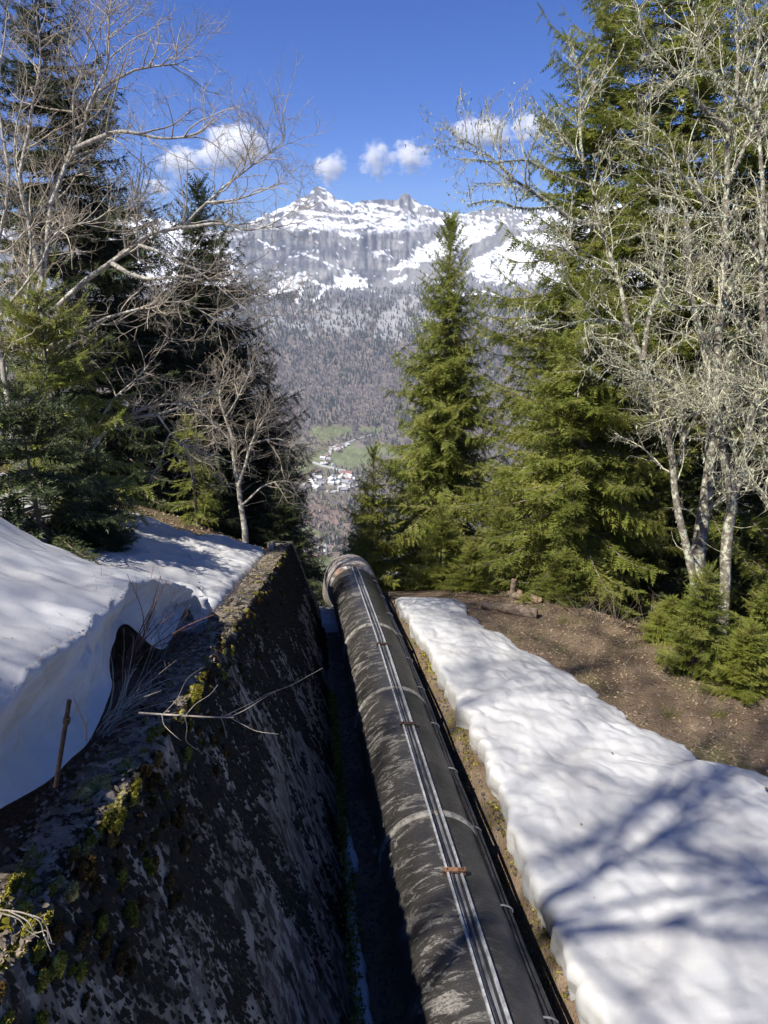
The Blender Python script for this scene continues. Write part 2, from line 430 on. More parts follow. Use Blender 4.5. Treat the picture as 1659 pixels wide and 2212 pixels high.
AZ = np.concatenate([np.linspace(-50, -29, 36)[:-1], np.linspace(-29, 29, 520), np.linspace(29, 50, 36)[1:]]) * pi / 180
NR = 340
T0 = tan(RAD(-28.5))
Tr = np.interp(AZ, ska, skt) + (vnoise(AZ * 240, AZ * 0, 31) * .0022 + vnoise(AZ * 620, AZ * 0, 32) * .0012)
Q = np.linspace(0, 1, NR)
TT = T0 + (Tr[None] - T0) * Q[:, None]
AA = np.broadcast_to(AZ[None], TT.shape)
UU, VV = toUV(AA, TT)
anc = np.array([(1330, 860), (1250, 1000), (1180, 1200), (1070, 1550), (1000, 1850), (930, 2150), (840, 2550), (750, 2900), (690, 3180), (640, 3480), (600, 3760), (560, 3880), (500, 3990), (470, 4200), (432, 4480), (400, 4600)], float)[::-1]
Rb = np.interp(VV, anc[:, 0], anc[:, 1])
up = sstep(690, 610, VV)                                        # bare rock above the tree line
led = fbm(UU / 75 - VV / 160, VV / 13 + UU / 70, 41, 4, .6)     # ledges, tilted like the strata
led2 = fbm(UU / 22, VV / 9, 45, 3, .6)
G = np.diff(Rb, axis=0, prepend=Rb[:1] - (Rb[1:2] - Rb[:1]))
mul = np.exp(up * (2.3 * led + 1.1 * led2))
Gm = G * mul; 
R0 = Rb[:1] + np.cumsum(Gm, axis=0) - Gm[:1]
sc_ = ((Rb[-1:] - Rb[:1]) / (R0[-1:] - R0[:1])).mean(); 
RRr = Rb * .82 + (Rb[:1] + (R0 - R0[:1]) * sc_) * .18
flute = fbm(UU / 10 + led * .6, VV / 45, 51, 4, .6) * 4 * sstep(960, 880, UU) + fbm(UU / 45 + VV / 80, VV / 30 - UU / 60, 57, 4) * 9
gul = (np.abs(fbm(UU / 60 + VV / 200, VV / 150, 61, 4)) - .15) * 35
RRr = RRr + up * flute + (1 - up) * (gul * sstep(960, 860, VV) + fbm(UU / 30, VV / 30, 66, 4) * 22)
RRr += sstep(840, 980, UU) * up * -260 * sstep(440, 560, VV)    # the right-hand spur comes forward
ZZ = RRr * TT
XX = RRr * np.sin(AA); YY = RRr * np.cos(AA)
# snow where the rock lies back, and on the aprons under the cliffs
def blob(u, v, su, sv, ang=0):
    c, s = cos(ang), sin(ang); a = (UU - u) * c + (VV - v) * s; b = -(UU - u) * s + (VV - v) * c
    return np.exp(-(a / su) ** 2 - (b / sv) ** 2)
def inside(poly, su=9, sv=5, seed=200):
    """soft mask of an outline on the slope, its border frayed"""
    u = UU + fbm(UU / 18, VV / 9, seed, 4, .6) * su * 2; v = VV + fbm(UU / 14, VV / 8, seed + 5, 4, .6) * sv * 2
    p = np.array(poly, float); q = np.roll(p, -1, 0); c = np.zeros(UU.shape, bool)
    for (x0, y0), (x1, y1) in zip(p, q):
        if y0 == y1: continue
        c ^= ((y0 > v) != (y1 > v)) & (u < (x1 - x0) * (v - y0) / (y1 - y0) + x0)
    return c.astype(float)
def streak(pts, w, seed=210):
    u = UU + fbm(UU / 14, VV / 10, seed, 3) * 7; v = VV + fbm(UU / 14, VV / 10, seed + 3, 3) * 4; d = np.full(UU.shape, 1e9)
    for (x0, y0), (x1, y1) in zip(pts[:-1], pts[1:]):
        t = np.clip(((u - x0) * (x1 - x0) + (v - y0) * (y1 - y0)) / ((x1 - x0) ** 2 + (y1 - y0) ** 2), 0, 1); d = np.minimum(d, np.hypot(u - x0 - t * (x1 - x0), v - y0 - t * (y1 - y0)))
    return (d < w * (1 + 1.2 * fbm(UU / 9, VV / 9, seed + 9, 2))).astype(float)
fine = fbm(UU / 13 + VV / 30, VV / 5 - UU / 34, 71, 4, .65) + .5 * fbm(UU / 4, VV / 2.5, 73, 2)
strata = fbm(UU / 120, (VV - UU * .10) / 7, 77, 3, .6)
lack = np.log(np.maximum(mul, .05)) * .16
low = np.interp(UU, [480, 560, 620, 700, 800, 880, 940, 1010, 1080, 1200, 1400], [520, 500, 490, 492, 500, 494, 486, 482, 480, 520, 540])
mott = sstep(-.06, .02, fine * .95 + strata * .9 + lack - .17 + .18 * sstep(430, 470, VV) - .34 * blob(690, 410, 26, 12) - .45 * blob(876, 428, 15, 14) - .25 * blob(905, 462, 50, 14)) * sstep(low + 12, low - 6, VV + fine * 14)
snow = mott
for pl in ([(840, 582), (891, 549), (934, 520), (962, 513), (990, 486), (1065, 482), (1072, 503), (1022, 521), (1002, 538), (954, 556), (899, 574), (863, 586)],
           [(1005, 586), (1030, 555), (1081, 533), (1113, 511), (1152, 497), (1260, 490), (1400, 500), (1400, 610), (1260, 622), (1152, 610), (1089, 612), (1030, 606)],
           [(575, 636), (600, 618), (625, 604), (657, 584), (664, 604), (646, 622), (610, 632)], [(716, 620), (732, 600), (748, 588), (780, 600), (798, 620), (756, 626)],
           [(798, 556), (812, 543), (822, 540), (848, 554), (825, 550)], [(728, 497), (762, 503), (797, 514), (790, 518), (740, 508)], [(600, 478), (650, 484), (700, 498), (690, 502), (620, 492)],
           [(300, 500), (420, 500), (500, 540), (520, 620), (420, 640), (280, 620)], [(540, 640), (575, 634), (560, 646)], [(850, 606), (884, 590), (890, 598), (866, 610)], [(930, 606), (980, 596), (1000, 606), (950, 614)]):
    snow = np.maximum(snow, inside(pl) * (fine * 1.1 + .42 + lack > 0))
for ln, w in (([(657, 586), (654, 620), (640, 652)], 2.6), ([(664, 604), (700, 618), (690, 640), (676, 655)], 2.4), ([(708, 620), (694, 634), (676, 652)], 2.6), ([(560, 640), (600, 628), (650, 620)], 2.5), ([(620, 556), (660, 548), (690, 560)], 1.6), ([(700, 566), (740, 582)], 1.6), ([(960, 640), (1040, 632), (1080, 640)], 2.5), ([(560, 520), (600, 540)], 1.4)):
    snow = np.maximum(snow, streak(ln, w) * (fine > -.25))
snow = np.maximum(snow, ((fine + .35 * strata > .66) & (VV > 520) & (VV < 640) & (UU < 1000)).astype(float) * .9)
snow = snow * sstep(672, 650, VV + fbm(UU / 20, VV / 20, 75) * 20)
# colours that belong to the ground itself
def lerp(a, b, f): return a + (np.asarray(b, float) - a) * f[..., None]
n1 = fbm(UU / 22, VV / 22, 81, 5); n2 = fbm(UU / 4, VV / 22, 83, 4)
tint = np.zeros(UU.shape + (3,)) + np.array([.165, .135, .115])
tint = lerp(tint, [.21, .17, .14], sstep(-.1, .35, n1))
scree = sstep(.05, .25, n1 + .55 * np.exp(-((VV - 695) / 38) ** 2) + .35 * np.exp(-((UU - 880 - (VV - 660) * -1.0) / 60) ** 2 - ((VV - 690) / 50) ** 2) - .42)
tint = lerp(tint, [.33, .32, .31], scree * sstep(800, 740, VV))
rock = np.clip(.5 + n2 * 1.25 + .4 * fbm(UU / 60, VV / 7, 85, 3), 0, 1)
tint = np.where(up[..., None] > 0, tint * (1 - up[..., None]) + up[..., None] * (np.array([.065, .068, .08]) + rock[..., None] * np.array([.23, .22, .195])), tint)
tint = lerp(tint, [.10, .105, .12], up * sstep(.10, .30, strata) * .7)
grs = inside([(796, 622), (847, 580), (910, 566), (960, 552), (1010, 560), (1000, 600), (930, 606), (880, 622)], 6, 4, 230); tint = lerp(tint, [.235, .23, .225], np.maximum(grs, .7 * up * sstep(900, 1010, UU)))
pale = np.maximum(inside([(672, 684), (690, 676), (750, 700), (752, 716), (690, 708)], 8, 6, 240), np.maximum(inside([(808, 716), (830, 676), (862, 650), (900, 640), (896, 660), (856, 704), (830, 716)], 10, 7, 244), inside([(600, 690), (640, 664), (720, 656), (800, 668), (780, 700), (700, 672)], 14, 9, 248) * .8))
pale = pale * (fbm(UU / 6, VV / 9, 252, 3) > -.16); scree = np.maximum(pale, scree * .35); tint = lerp(tint, [.34, .33, .32], pale)
mead = .9 * np.exp(-((UU - 750) / 60) ** 2 - ((VV - 985) / 22) ** 2) + .9 * np.exp(-((UU - 705) / 35) ** 2 - ((VV - 935) / 16) ** 2) + .8 * np.exp(-((UU - 700) / 45) ** 2 - ((VV - 1232) / 28) ** 2) \
    + .5 * np.exp(-((UU - 660) / 50) ** 2 - ((VV - 1010) / 30) ** 2) + .55 * np.exp(-((UU - 790) / 60) ** 2 - ((VV - 930) / 8) ** 2) + .5 * np.exp(-((UU - 560) / 80) ** 2 - ((VV - 990) / 30) ** 2) + .45 * np.exp(-((UU - 660) / 60) ** 2 - ((VV - 1150) / 14) ** 2) \
    + .55 * np.exp(-((UU - 900) / 90) ** 2 - ((VV - 980) / 30) ** 2)
mead = sstep(.30, .46, mead + n1 * .35)
vf = np.exp(-((VV - 1000) / 62) ** 2 - ((UU - 690) / 170) ** 2); tint = lerp(tint, [.20, .20, .12], vf * .8)
tint = lerp(tint, [.165, .19, .085], mead); tint = lerp(tint, [.19, .205, .10], mead * sstep(0, .3, fbm(UU / 12, VV / 5, 87, 3)))
red = sstep(.25, .5, np.exp(-((UU - 700) / 45) ** 2 - ((VV - 1110) / 25) ** 2) + n1 * .4); tint = lerp(tint, [.24, .165, .13], red * (1 - mead) * .7)
tint *= (1 + .35 * fbm(UU / 4, VV / 4, 89, 2))[..., None]

def build_terrain():
    # rows leading from the brink down to the valley, then the survey rows, then two rows behind the ridge
    pre = []
    r1 = RRr[0]; z1 = ZZ[0]
    for f in (0, .05, .15, .35, .7):
        r = 62 + (r1 - 62) * f; zb = -46 + (z1 + 46) * f - 25 * np.sin(pi * f)
        pre.append(np.stack([r * np.sin(AZ), r * np.cos(AZ), zb], -1))
    post = [np.stack([(RRr[-1] + d) * np.sin(AZ), (RRr[-1] + d) * np.cos(AZ), ZZ[-1] - h], -1) for d, h in ((60, 50), (600, 600))]
    v = np.concatenate([np.array(pre), np.stack([XX, YY, ZZ], -1), np.array(post)])
    nr, nc = v.shape[:2]
    mb = MB(); mb.add(v, grid_faces(nr, nc)[:, ::-1])
    me = mb.mesh('hills', M['mountain'])
    col = np.concatenate([np.broadcast_to(tint[:1], (5, nc, 3)), tint, np.broadcast_to(tint[-1:], (2, nc, 3))]).reshape(-1, 3)
    sn = np.concatenate([np.zeros((5, nc)), snow, np.broadcast_to(snow[-1:], (2, nc))]).ravel()
    a = me.attributes.new('tint', 'FLOAT_COLOR', 'POINT'); a.data.foreach_set('color', np.concatenate([np.clip(col, .01, .9), np.ones((len(col), 1))], 1).astype(np.float32).ravel())
    b = me.attributes.new('snow', 'FLOAT', 'POINT'); b.data.foreach_set('value', sn.astype(np.float32))
    tag(link('hills', me), kind='structure')
build_terrain()
def land(U, V):
    """points on the far terrain seen at sheet positions U, V (arrays)"""
    U = np.atleast_1d(np.asarray(U, float)); V = np.atleast_1d(np.asarray(V, float))
    az, T = sky_dir(U, V)
    j = np.interp(az, AZ, np.arange(len(AZ))); tr = np.interp(az, AZ, Tr); i = np.clip((T - T0) / (tr - T0), 0, 1) * (NR - 1)
    i0 = np.clip(i.astype(int), 0, NR - 2); j0 = np.clip(j.astype(int), 0, len(AZ) - 2); fi = i - i0; fj = j - j0
    def s(A): return (A[i0, j0] * (1 - fj) + A[i0, j0 + 1] * fj) * (1 - fi) + (A[i0 + 1, j0] * (1 - fj) + A[i0 + 1, j0 + 1] * fj) * fi
    return np.stack([s(XX), s(YY), s(ZZ)], -1)
def look(A, U, V):
    az, T = sky_dir(np.asarray(U, float), np.asarray(V, float))
    j = np.clip(np.round(np.interp(az, AZ, np.arange(len(AZ)))).astype(int), 0, len(AZ) - 1); tr = np.interp(az, AZ, Tr)
    i = np.clip(np.round((T - T0) / (tr - T0) * (NR - 1)).astype(int), 0, NR - 1); return A[i, j]

def far_wood():
    r = np.random.default_rng(5)
    def cones(pos, h, w, mat, name, sides=5, jag=.5, label=None):
        n = len(pos); th = np.arange(sides) * 2 * pi / sides + r.uniform(0, 6, (n, 1)); rad = w[:, None] * r.uniform(1 - jag, 1 + jag, (n, sides))
        ring = np.stack([pos[:, None, 0] + rad * np.cos(th), pos[:, None, 1] + rad * np.sin(th), pos[:, None, 2] + h[:, None] * r.uniform(.02, .22, (n, sides))], -1)
        tip = pos + np.stack([r.normal(0, .02, n) * h, r.normal(0, .02, n) * h, h], -1)
        v = np.concatenate([tip[:, None], ring], 1); b = (np.arange(n) * (sides + 1))[:, None]; k = np.arange(sides)
        t = np.stack([np.broadcast_to(b, (n, sides)), b + 1 + k, b + 1 + (k + 1) % sides], -1).reshape(-1, 3)
        o = MB().add(v, None, t).obj(name, mat, None, False); return tag(o, label, 'wood', None, 'stuff')
    N = 75000
    U = r.uniform(80, 1500, N); V = r.uniform(600, 1300, N); keep = r.uniform(0, 1, N) < np.where((U > 430) & (U < 1180), 1, .35)
    U, V = U[keep], V[keep]
    m = look(mead, U, V) + 1.2 * look(snow, U, V) + .8 * look(grs, U, V) * (V < 625); sc = look(scree, U, V)
    dens = np.interp(V, [600, 625, 660, 800, 920, 1000, 1080, 1180, 1210, 1260, 1300], [0, .25, .8, .8, .8, .12, .20, .4, .25, .2, .2])
    n = fbm(U / 34, V / 26, 91, 4); keep = (r.uniform(0, 1, len(U)) < dens) & (m < .35 + .3 * (r.uniform(0, 1, len(U)) < .03)) & (r.uniform(0, 1, len(U)) > sc * .85)
    U, V, n = U[keep], V[keep], n[keep]
    cf = np.interp(V + fbm(U / 60, V / 60, 95) * 50, [600, 640, 720, 780, 900, 1000, 1100, 1300], [.97, .95, .75, .36, .16, .15, .12, .2]) + n * .85
    isc = r.uniform(0, 1, len(U)) < cf
    pos = land(U, V)
    p = pos[isc]; h = r.uniform(11, 25, len(p)); cones(p - [0, 0, 1], h, h * r.uniform(.13, .19, len(p)), M['far_conifer'], 'far_conifer_wood', 5, .4, 'dark conifer wood covering the far mountainside below the cliffs')
    p = pos[~isc]; gr = r.uniform(0, 1, len(p)) < np.interp(V[~isc], [900, 1000, 1250], [.0, .18, .3])
    def bare(p, mat, name, label):
        n = len(p); h = r.uniform(8, 17, n); k = 5
        az = r.uniform(0, 2 * pi, (n, k)); sp = r.uniform(.12, .42, (n, k)) * h[:, None]; top = p[:, None] + np.stack([sp * np.cos(az), sp * np.sin(az), h[:, None] * r.uniform(.6, 1, (n, k))], -1)
        w = r.uniform(.08, .16, (n, k)) * h[:, None]; side = np.stack([-np.sin(az) * w, np.cos(az) * w, h[:, None] * r.uniform(-.05, .05, (n, k))], -1)
        mid = p[:, None] + (top - p[:, None]) * .55
        a = np.broadcast_to(p[:, None], mid.shape)
        v = np.stack([a, mid + side, top, mid - side], 2).reshape(-1, 3); q = np.arange(n * k)[:, None] * 4 + np.arange(4)
        tag(MB().add(v, q).obj(name, mat, None, False), label, 'wood', None, 'stuff')
    bare(p[~gr], M['far_bare'], 'far_bare_wood', 'grey brown leafless wood on the lower slope across the valley')
    bare(p[gr], M['far_green'], 'far_spring_wood', 'pale green spring trees scattered around the valley village')
far_wood()

def drape_road(pts, w, label):
    p = resample(np.array([(u, v, 0) for u, v in pts]), 24); c = land(p[:, 0], p[:, 1]); c[:, 2] += 3.0
    t = norm(np.gradient(c, axis=0)); s = norm(np.cross(t, [0, 0, 1.0])) * w
    v = np.concatenate([c - s, c + s, c - s - [0, 0, 8], c + s - [0, 0, 8]]); n = len(c); i = np.arange(n - 1)
    q = np.concatenate([np.stack([i, i + n, i + n + 1, i + 1], 1), np.stack([i, i + 1, i + 1 + 2 * n, i + 2 * n], 1), np.stack([i + n, i + 3 * n, i + 3 * n + 1, i + n + 1], 1)])
    tag(MB().add(v, q).obj('road', M['road'], None, False), label, None, None, 'structure')
drape_road([(713, 960), (714, 972), (711, 985), (708, 997), (704, 1003)], 5, 'pale lane above the village')
drape_road([(676, 1000), (700, 1008), (724, 1014), (738, 1022), (741, 1040)], 4, 'pale lane curving down past the red roofed barn')
drape_road([(706, 1062), (728, 1063), (748, 1057), (772, 1049)], 5, 'pale road along the foot of the village')
drape_road([(645, 1198), (672, 1190), (694, 1184), (725, 1174)], 3.0, 'pale road through the lower hamlet')
drape_road([(728, 965), (760, 954), (790, 945), (815, 938)], 2.5, 'pale track across the upper meadow')

def house_meshes(w, l, h, rh, wallm, roofm):
    a = MB(); ov = .7
    V = [(-w, -l, -4), (w, -l, -4), (w, l, -4), (-w, l, -4), (-w, -l, h), (w, -l, h), (w, l, h), (-w, l, h), (0, -l, h + rh), (0, l, h + rh)]
    a.add(V, [[0, 1, 5, 4], [1, 2, 6, 5], [2, 3, 7, 6], [3, 0, 4, 7]], [[4, 5, 8], [6, 7, 9]])
    b = MB(); e = 1.25
    zz = h - rh * (e - 1)
    V = [(-w * e, -l - ov, zz), (w * e, -l - ov, zz), (w * e, l + ov, zz), (-w * e, l + ov, zz), (0, -l - ov, h + rh), (0, l + ov, h + rh)]
    V = V + [(x, y, z + .45) for x, y, z in V]
    b.add(V, [[7, 8, 11, 10], [9, 6, 10, 11], [1, 4, 5, 2], [3, 5, 4, 0], [1, 7, 10, 4], [0, 4, 10, 6], [2, 5, 11, 8], [3, 9, 11, 5], [1, 2, 8, 7], [0, 6, 9, 3]])
    return a.mesh('wall', M[wallm], False), b.mesh('roof', M[roofm], False), None
def village():
    r = np.random.default_rng(12)
    kinds = [(house_meshes(4.5, 6, 5.5, 3, 'wall_white', 'roof_grey'), 'white rendered chalet with a grey roof'), (house_meshes(5, 6.5, 5.5, 3.2, 'wall_wood', 'roof_brown'), 'dark timber chalet with a brown roof'),
             (house_meshes(5, 7, 5, 3, 'wall_white', 'roof_pale'), 'white chalet with a pale metal roof'), (house_meshes(4.5, 6, 5.5, 3, 'wall_white', 'roof_red'), 'white house with a red roof')]
    def put(U, V, k, where, group, s=1.0):
        p = land([U], [V])[0]; (a, b, c), nm = kinds[k]
        o = empty('house', p, nm + ' ' + where, 'house', group); o.rotation_euler = (0, 0, r.uniform(0, 2 * pi)); o.scale = (s,) * 3
        link('wall', a, o); link('roof', b, o)
    for i in range(56):
        u = r.uniform(610, 770); v = 1042 + (740 - u) * .06 + r.normal(0, 11)
        cz = ['far left', 'left', 'middle', 'right', 'far right'][int(min(4, (u - 610) / 32))]; dv = v - 1042 - (740 - u) * .06; rz = 'upper row' if dv < -7 else ('lower row' if dv > 7 else 'middle row')
        put(u, v, r.choice(4, p=[.37, .25, .33, .05]), 'in the ' + rz + ', ' + cz + ' of the village', 'houses of the valley village', r.uniform(.9, 1.35))
    for i in range(26):
        u = r.uniform(640, 732); put(u, 1213 - (u - 632) * .36 + r.normal(0, 5), r.choice(4, p=[.40, .26, .30, .04]), 'in the lower hamlet, ' + ['left end', 'left of middle', 'right of middle', 'right end'][int(min(3, (u - 640) / 23))], 'houses of the lower hamlet', r.uniform(.65, .9))
    for i in range(9):
        u, v = r.uniform(722, 750), r.uniform(962, 977); put(u, v, i % 3, 'in the upper hamlet above the meadow, ' + ('upper ' if v < 969 else 'lower ') + ('left' if u < 736 else 'right'), 'houses of the upper hamlet', r.uniform(.9, 1.2))
    for i in range(7):
        u, v = r.uniform(692, 722), 984 + i * 4; put(u, v, i % 3, 'beside the lane above the village, ' + ['highest', 'high', 'middle', 'low', 'lowest'][i * 5 // 7] + (' left' if u < 708 else ' right'), 'houses along the lane', 1.0)
    p = land([750], [1028])[0]; a, b, c = house_meshes(9, 14, 8, 5, 'wall_wood', 'roof_red')
    o = empty('barn', p, 'large long barn with a big red roof at the foot of the green meadow', 'barn'); o.rotation_euler = (0, 0, RAD(70)); link('wall', a, o); link('roof', b, o)
village()

# ------------------------------------------------------------------ clouds (beyond and above the haze)
def m_cloud():
    m = bpy.data.materials.new('cloud_vapour'); m.use_nodes = True; t = m.node_tree; t.nodes.clear()
    o = t.nodes.new('ShaderNodeOutputMaterial'); v = t.nodes.new('ShaderNodeVolumePrincipled'); tc = t.nodes.new('ShaderNodeTexCoord')
    v.inputs['Color'].default_value = (1, 1, 1, 1); v.inputs['Anisotropy'].default_value = -0.1
    gr = t.nodes.new('ShaderNodeVectorMath'); gr.operation = 'LENGTH'; t.links.new(tc.outputs['Object'], gr.inputs[0])
    oi = t.nodes.new('ShaderNodeObjectInfo'); ad = t.nodes.new('ShaderNodeVectorMath'); ad.operation = 'ADD'
    t.links.new(tc.outputs['Object'], ad.inputs[0]); t.links.new(oi.outputs['Location'], ad.inputs[1])
    nz = t.nodes.new('ShaderNodeTexNoise'); nz.inputs['Scale'].default_value = 2.1; nz.inputs['Detail'].default_value = 8; nz.inputs['Roughness'].default_value = .6
    t.links.new(ad.outputs[0], nz.inputs['Vector'])
    def mth(op, a, b):
        n = t.nodes.new('ShaderNodeMath'); n.operation = op
        for k, s in enumerate((a, b)):
            if isinstance(s, (int, float)): n.inputs[k].default_value = s
            else: t.links.new(s, n.inputs[k])
        return n.outputs[0]
    f = mth('SUBTRACT', mth('ADD', mth('MULTIPLY', nz.outputs[0], 2.5), -.62), mth('MULTIPLY', gr.outputs['Value'], 1.02))
    f = mth('MULTIPLY', mth('MAXIMUM', f, 0.0), .035)
    f = mth('MINIMUM', f, .02)
    t.links.new(f, v.inputs['Density']); t.links.new(v.outputs[0], o.inputs['Volume'])
    return m
def clouds():
    mat = m_cloud()
    import bmesh
    bm = bmesh.new(); bmesh.ops.create_icosphere(bm, subdivisions=2, radius=1.0); me = bpy.data.meshes.new('cloud'); bm.to_mesh(me); bm.free(); me.materials.append(mat)
    R = 9500
    for U, V, w, h, lab in [(505, 322, 105, 62, 'largest white cumulus cloud behind the bare branches on the left'), (390, 350, 70, 40, 'low ragged cloud at the left beside the largest cloud'),
                            (712, 363, 52, 42, 'small white hooked cloud right above the left peak'), (812, 345, 50, 46, 'white puffy cloud above the saddle, left of a twin'),
                            (888, 340, 62, 40, 'white puffy cloud above the right peak'), (1045, 285, 88, 42, 'wispy white cloud among the twigs on the right'), (1150, 275, 60, 34, 'faint cloud wisp behind the lichened branches'),
                            (160, 395, 60, 30, 'white cloud low behind the far left trees'), (340, 405, 50, 22, 'thin small cloud low behind the left trees')]:
        az, T = sky_dir(U, V); s = R / KPX
        o = link('cloud', me); o.location = (R * sin(az), R * cos(az), R * T); o.scale = (w * s * .92, w * s * .6, h * s * 1.0); tag(o, lab, 'cloud')
clouds()

# ------------------------------------------------------------------ snow sheets
def leaf_mesh(mb, p, s, r, n=None):
    """curled oval dead leaves, one per row of p"""
    N = len(p); u = norm(r.normal(size=(N, 3)) * [1, 1, .25]); nr = norm((np.array([0, 0, 1.0]) if n is None else n) + r.normal(0, .35, (N, 3))); w = norm(np.cross(nr, u)); u = np.cross(w, nr)
    lay = np.array([(-1, 0, .25), (-.4, .5, .0), (.3, .52, .05), (1, 0, .3), (.3, -.52, .05), (-.4, -.5, 0), (0, 0, -.12)]); cz = r.uniform(-.6, 1.2, (N, 1, 1))
    V = p[:, None] + s[:, None, None] * (lay[None, :, :1] * u[:, None] + lay[None, :, 1:2] * .8 * w[:, None] + lay[None, :, 2:] * cz * nr[:, None])
    f = np.array([[6, k, (k + 1) % 6] for k in range(6)]); mb.add(V.reshape(-1, 3), None, (np.arange(N)[:, None, None] * 7 + f).reshape(-1, 3))
def cup(X, Y, s=0):
    return fbm(X * .8, Y * .8, 101 + s, 3) * .13 + (np.abs(fbm(X * 2.0, Y * 2.4, 105 + s, 3)) - .12) * .105 + fbm(X * 4.2, Y * 5.0, 109 + s, 2) * .018 + fbm(X * 9, Y * 9, 107 + s, 2) * .014
def snowR(X, Y): 
    Y = np.asarray(Y, float)
    return ptop(Y) - .20 + .035 * (X - 1.5) + drop(Y) * .7 - .10 * np.maximum(0, Y - 13)*.3
RE = [hit(u, v, snowR) for u, v in [(996, 1272), (1008, 1300), (1050, 1332), (1120, 1372), (1222, 1424), (1330, 1500), (1420, 1545), (1485, 1575), (1560, 1632), (1659, 1645)]]
LE = [hit(u, v, lambda x, y: snowR(x, y) - .40) for u, v in [(838, 1274), (858, 1310), (888, 1372), (922, 1432), (946, 1474), (978, 1532), (992, 1572), (1028, 1584), (1012, 1612), (1042, 1664), (1062, 1724), (1092, 1802), (1122, 1872), (1152, 1952), (1172, 2012), (1192, 2082), (1222, 2142), (1262, 2212)]]
def sheet(Lc, Rc, topf, ys, nc, name, label, thickL, thickR, seed, back=0.0, nskirt=7, edge_n=.10):
    """a snow sheet between two edge curves (arrays of x,y), rounded melt faces at the sides"""
    ys = np.asarray(ys); Lx = np.interp(ys, Lc[:, 1], Lc[:, 0]); Rx = np.interp(ys, Rc[:, 1], Rc[:, 0])
    Lx = Lx + fbm(ys * 1.3, ys * 0, seed, 4) * edge_n * 1.3 + fbm(ys * 8.0, ys * 0 + 2, seed + 21, 3, .7) * .07; Rx = Rx + fbm(ys * 1.1, ys * 0 + 5, seed + 2, 5, .6) * edge_n * 2.6
    u = np.linspace(0, 1, nc); X = Lx[:, None] + (Rx - Lx)[:, None] * u[None]; Y = np.broadcast_to(ys[:, None], X.shape)
    Z = topf(X, Y) + cup(X, Y, seed)
    dl = X - Lx[:, None]; dr = Rx[:, None] - X
    Z = Z - .06 * np.exp(-np.maximum(dl, 0) / .04) - thickR * .95 * np.exp(-np.maximum(dr, 0) / .55)
    de = np.maximum(0, ys[-1] - Y); Z = Z - .35 * np.exp(-de / .25)
    cols = []
    th = thickL(ys) if callable(thickL) else np.full(len(ys), thickL)
    for k in range(nskirt, 0, -1):            # left melt face: bulges, then undercuts
        f = k / nskirt; n = fbm(ys * 2.2, np.full_like(ys, f * 2.2), seed + 7, 5, .65)
        x = Lx - .03 * np.sin(pi * f) + back * f ** 1.5 + n * .13 * f; z = Z[:, 0] - th * f
        cols.append(np.stack([x, ys + n * .04, z], -1))
    top = np.stack([X, Y, Z], -1)
    rc = [np.stack([Rx + .03 * k, ys, Z[:, -1] - .10 * k * k], -1) for k in (1, 2, 3)]
    v = np.concatenate([np.stack(cols, 1), top, np.stack(rc, 1)], 1)
    # front end closes downwards
    endr = v[-1:].copy(); endr[..., 1] += .06; endr[..., 2] -= .6
    v = np.concatenate([v, endr])
    mb = MB().add(v, grid_faces(*v.shape[:2])); return tag(mb.obj(name, M['snow']), label, None, None, 'structure'), (ys, Lx, Rx)
Lc = np.array([p[:2] for p in LE]); Lc = Lc[np.argsort(Lc[:, 1])]; Rc = np.array([p[:2] for p in RE]); Rc = Rc[np.argsort(Rc[:, 1])]
Lc = np.concatenate([[[Lc[0, 0] + .9, -1.0]], Lc]); Rc = np.concatenate([[[11.5, -1.0], [8.6, 4.5]], Rc])
yend = min(Lc[-1, 1], Rc[-1, 1]) + .05
sheet(Lc, Rc, snowR, np.arange(-.8, yend, .065), 150, 'snow_field', 'sunlit snow sheet right of the pipe', lambda y: .58 + 0 * y, .34, 201, .12)

# left: drift with a tall melt face, running on into the lower snow behind the wall
lipP = [P(-260, 1700, 3.0), P(-60, 1545, 4.0), PX(40, 1474, -2.26), PX(72, 1432, -2.29), PX(145, 1392, -2.36), PX(190, 1367, -2.40), PX(210, 1332, -2.40), PX(250, 1302, -2.46), PX(282, 1267, -2.52), PX(296, 1260, -2.55), PX(350, 1260, -2.50), PX(405, 1271, -2.52), PX(417, 1290, -2.50)]
basP = [P(-260, 1990, 2.7), P(-60, 1795, 3.6), PX(0, 1748, -2.14), PX(100, 1690, -2.16), PX(152, 1640, -2.18), PX(192, 1600, -2.22), PX(226, 1530, -2.25), PX(242, 1480, -2.29), PX(236, 1440, -2.44), PX(244, 1394, -2.55), PX(272, 1348, -2.62), PX(352, 1402, -2.42), PX(398, 1320, -2.46)]
lip = np.array(lipP); bas = np.array(basP)
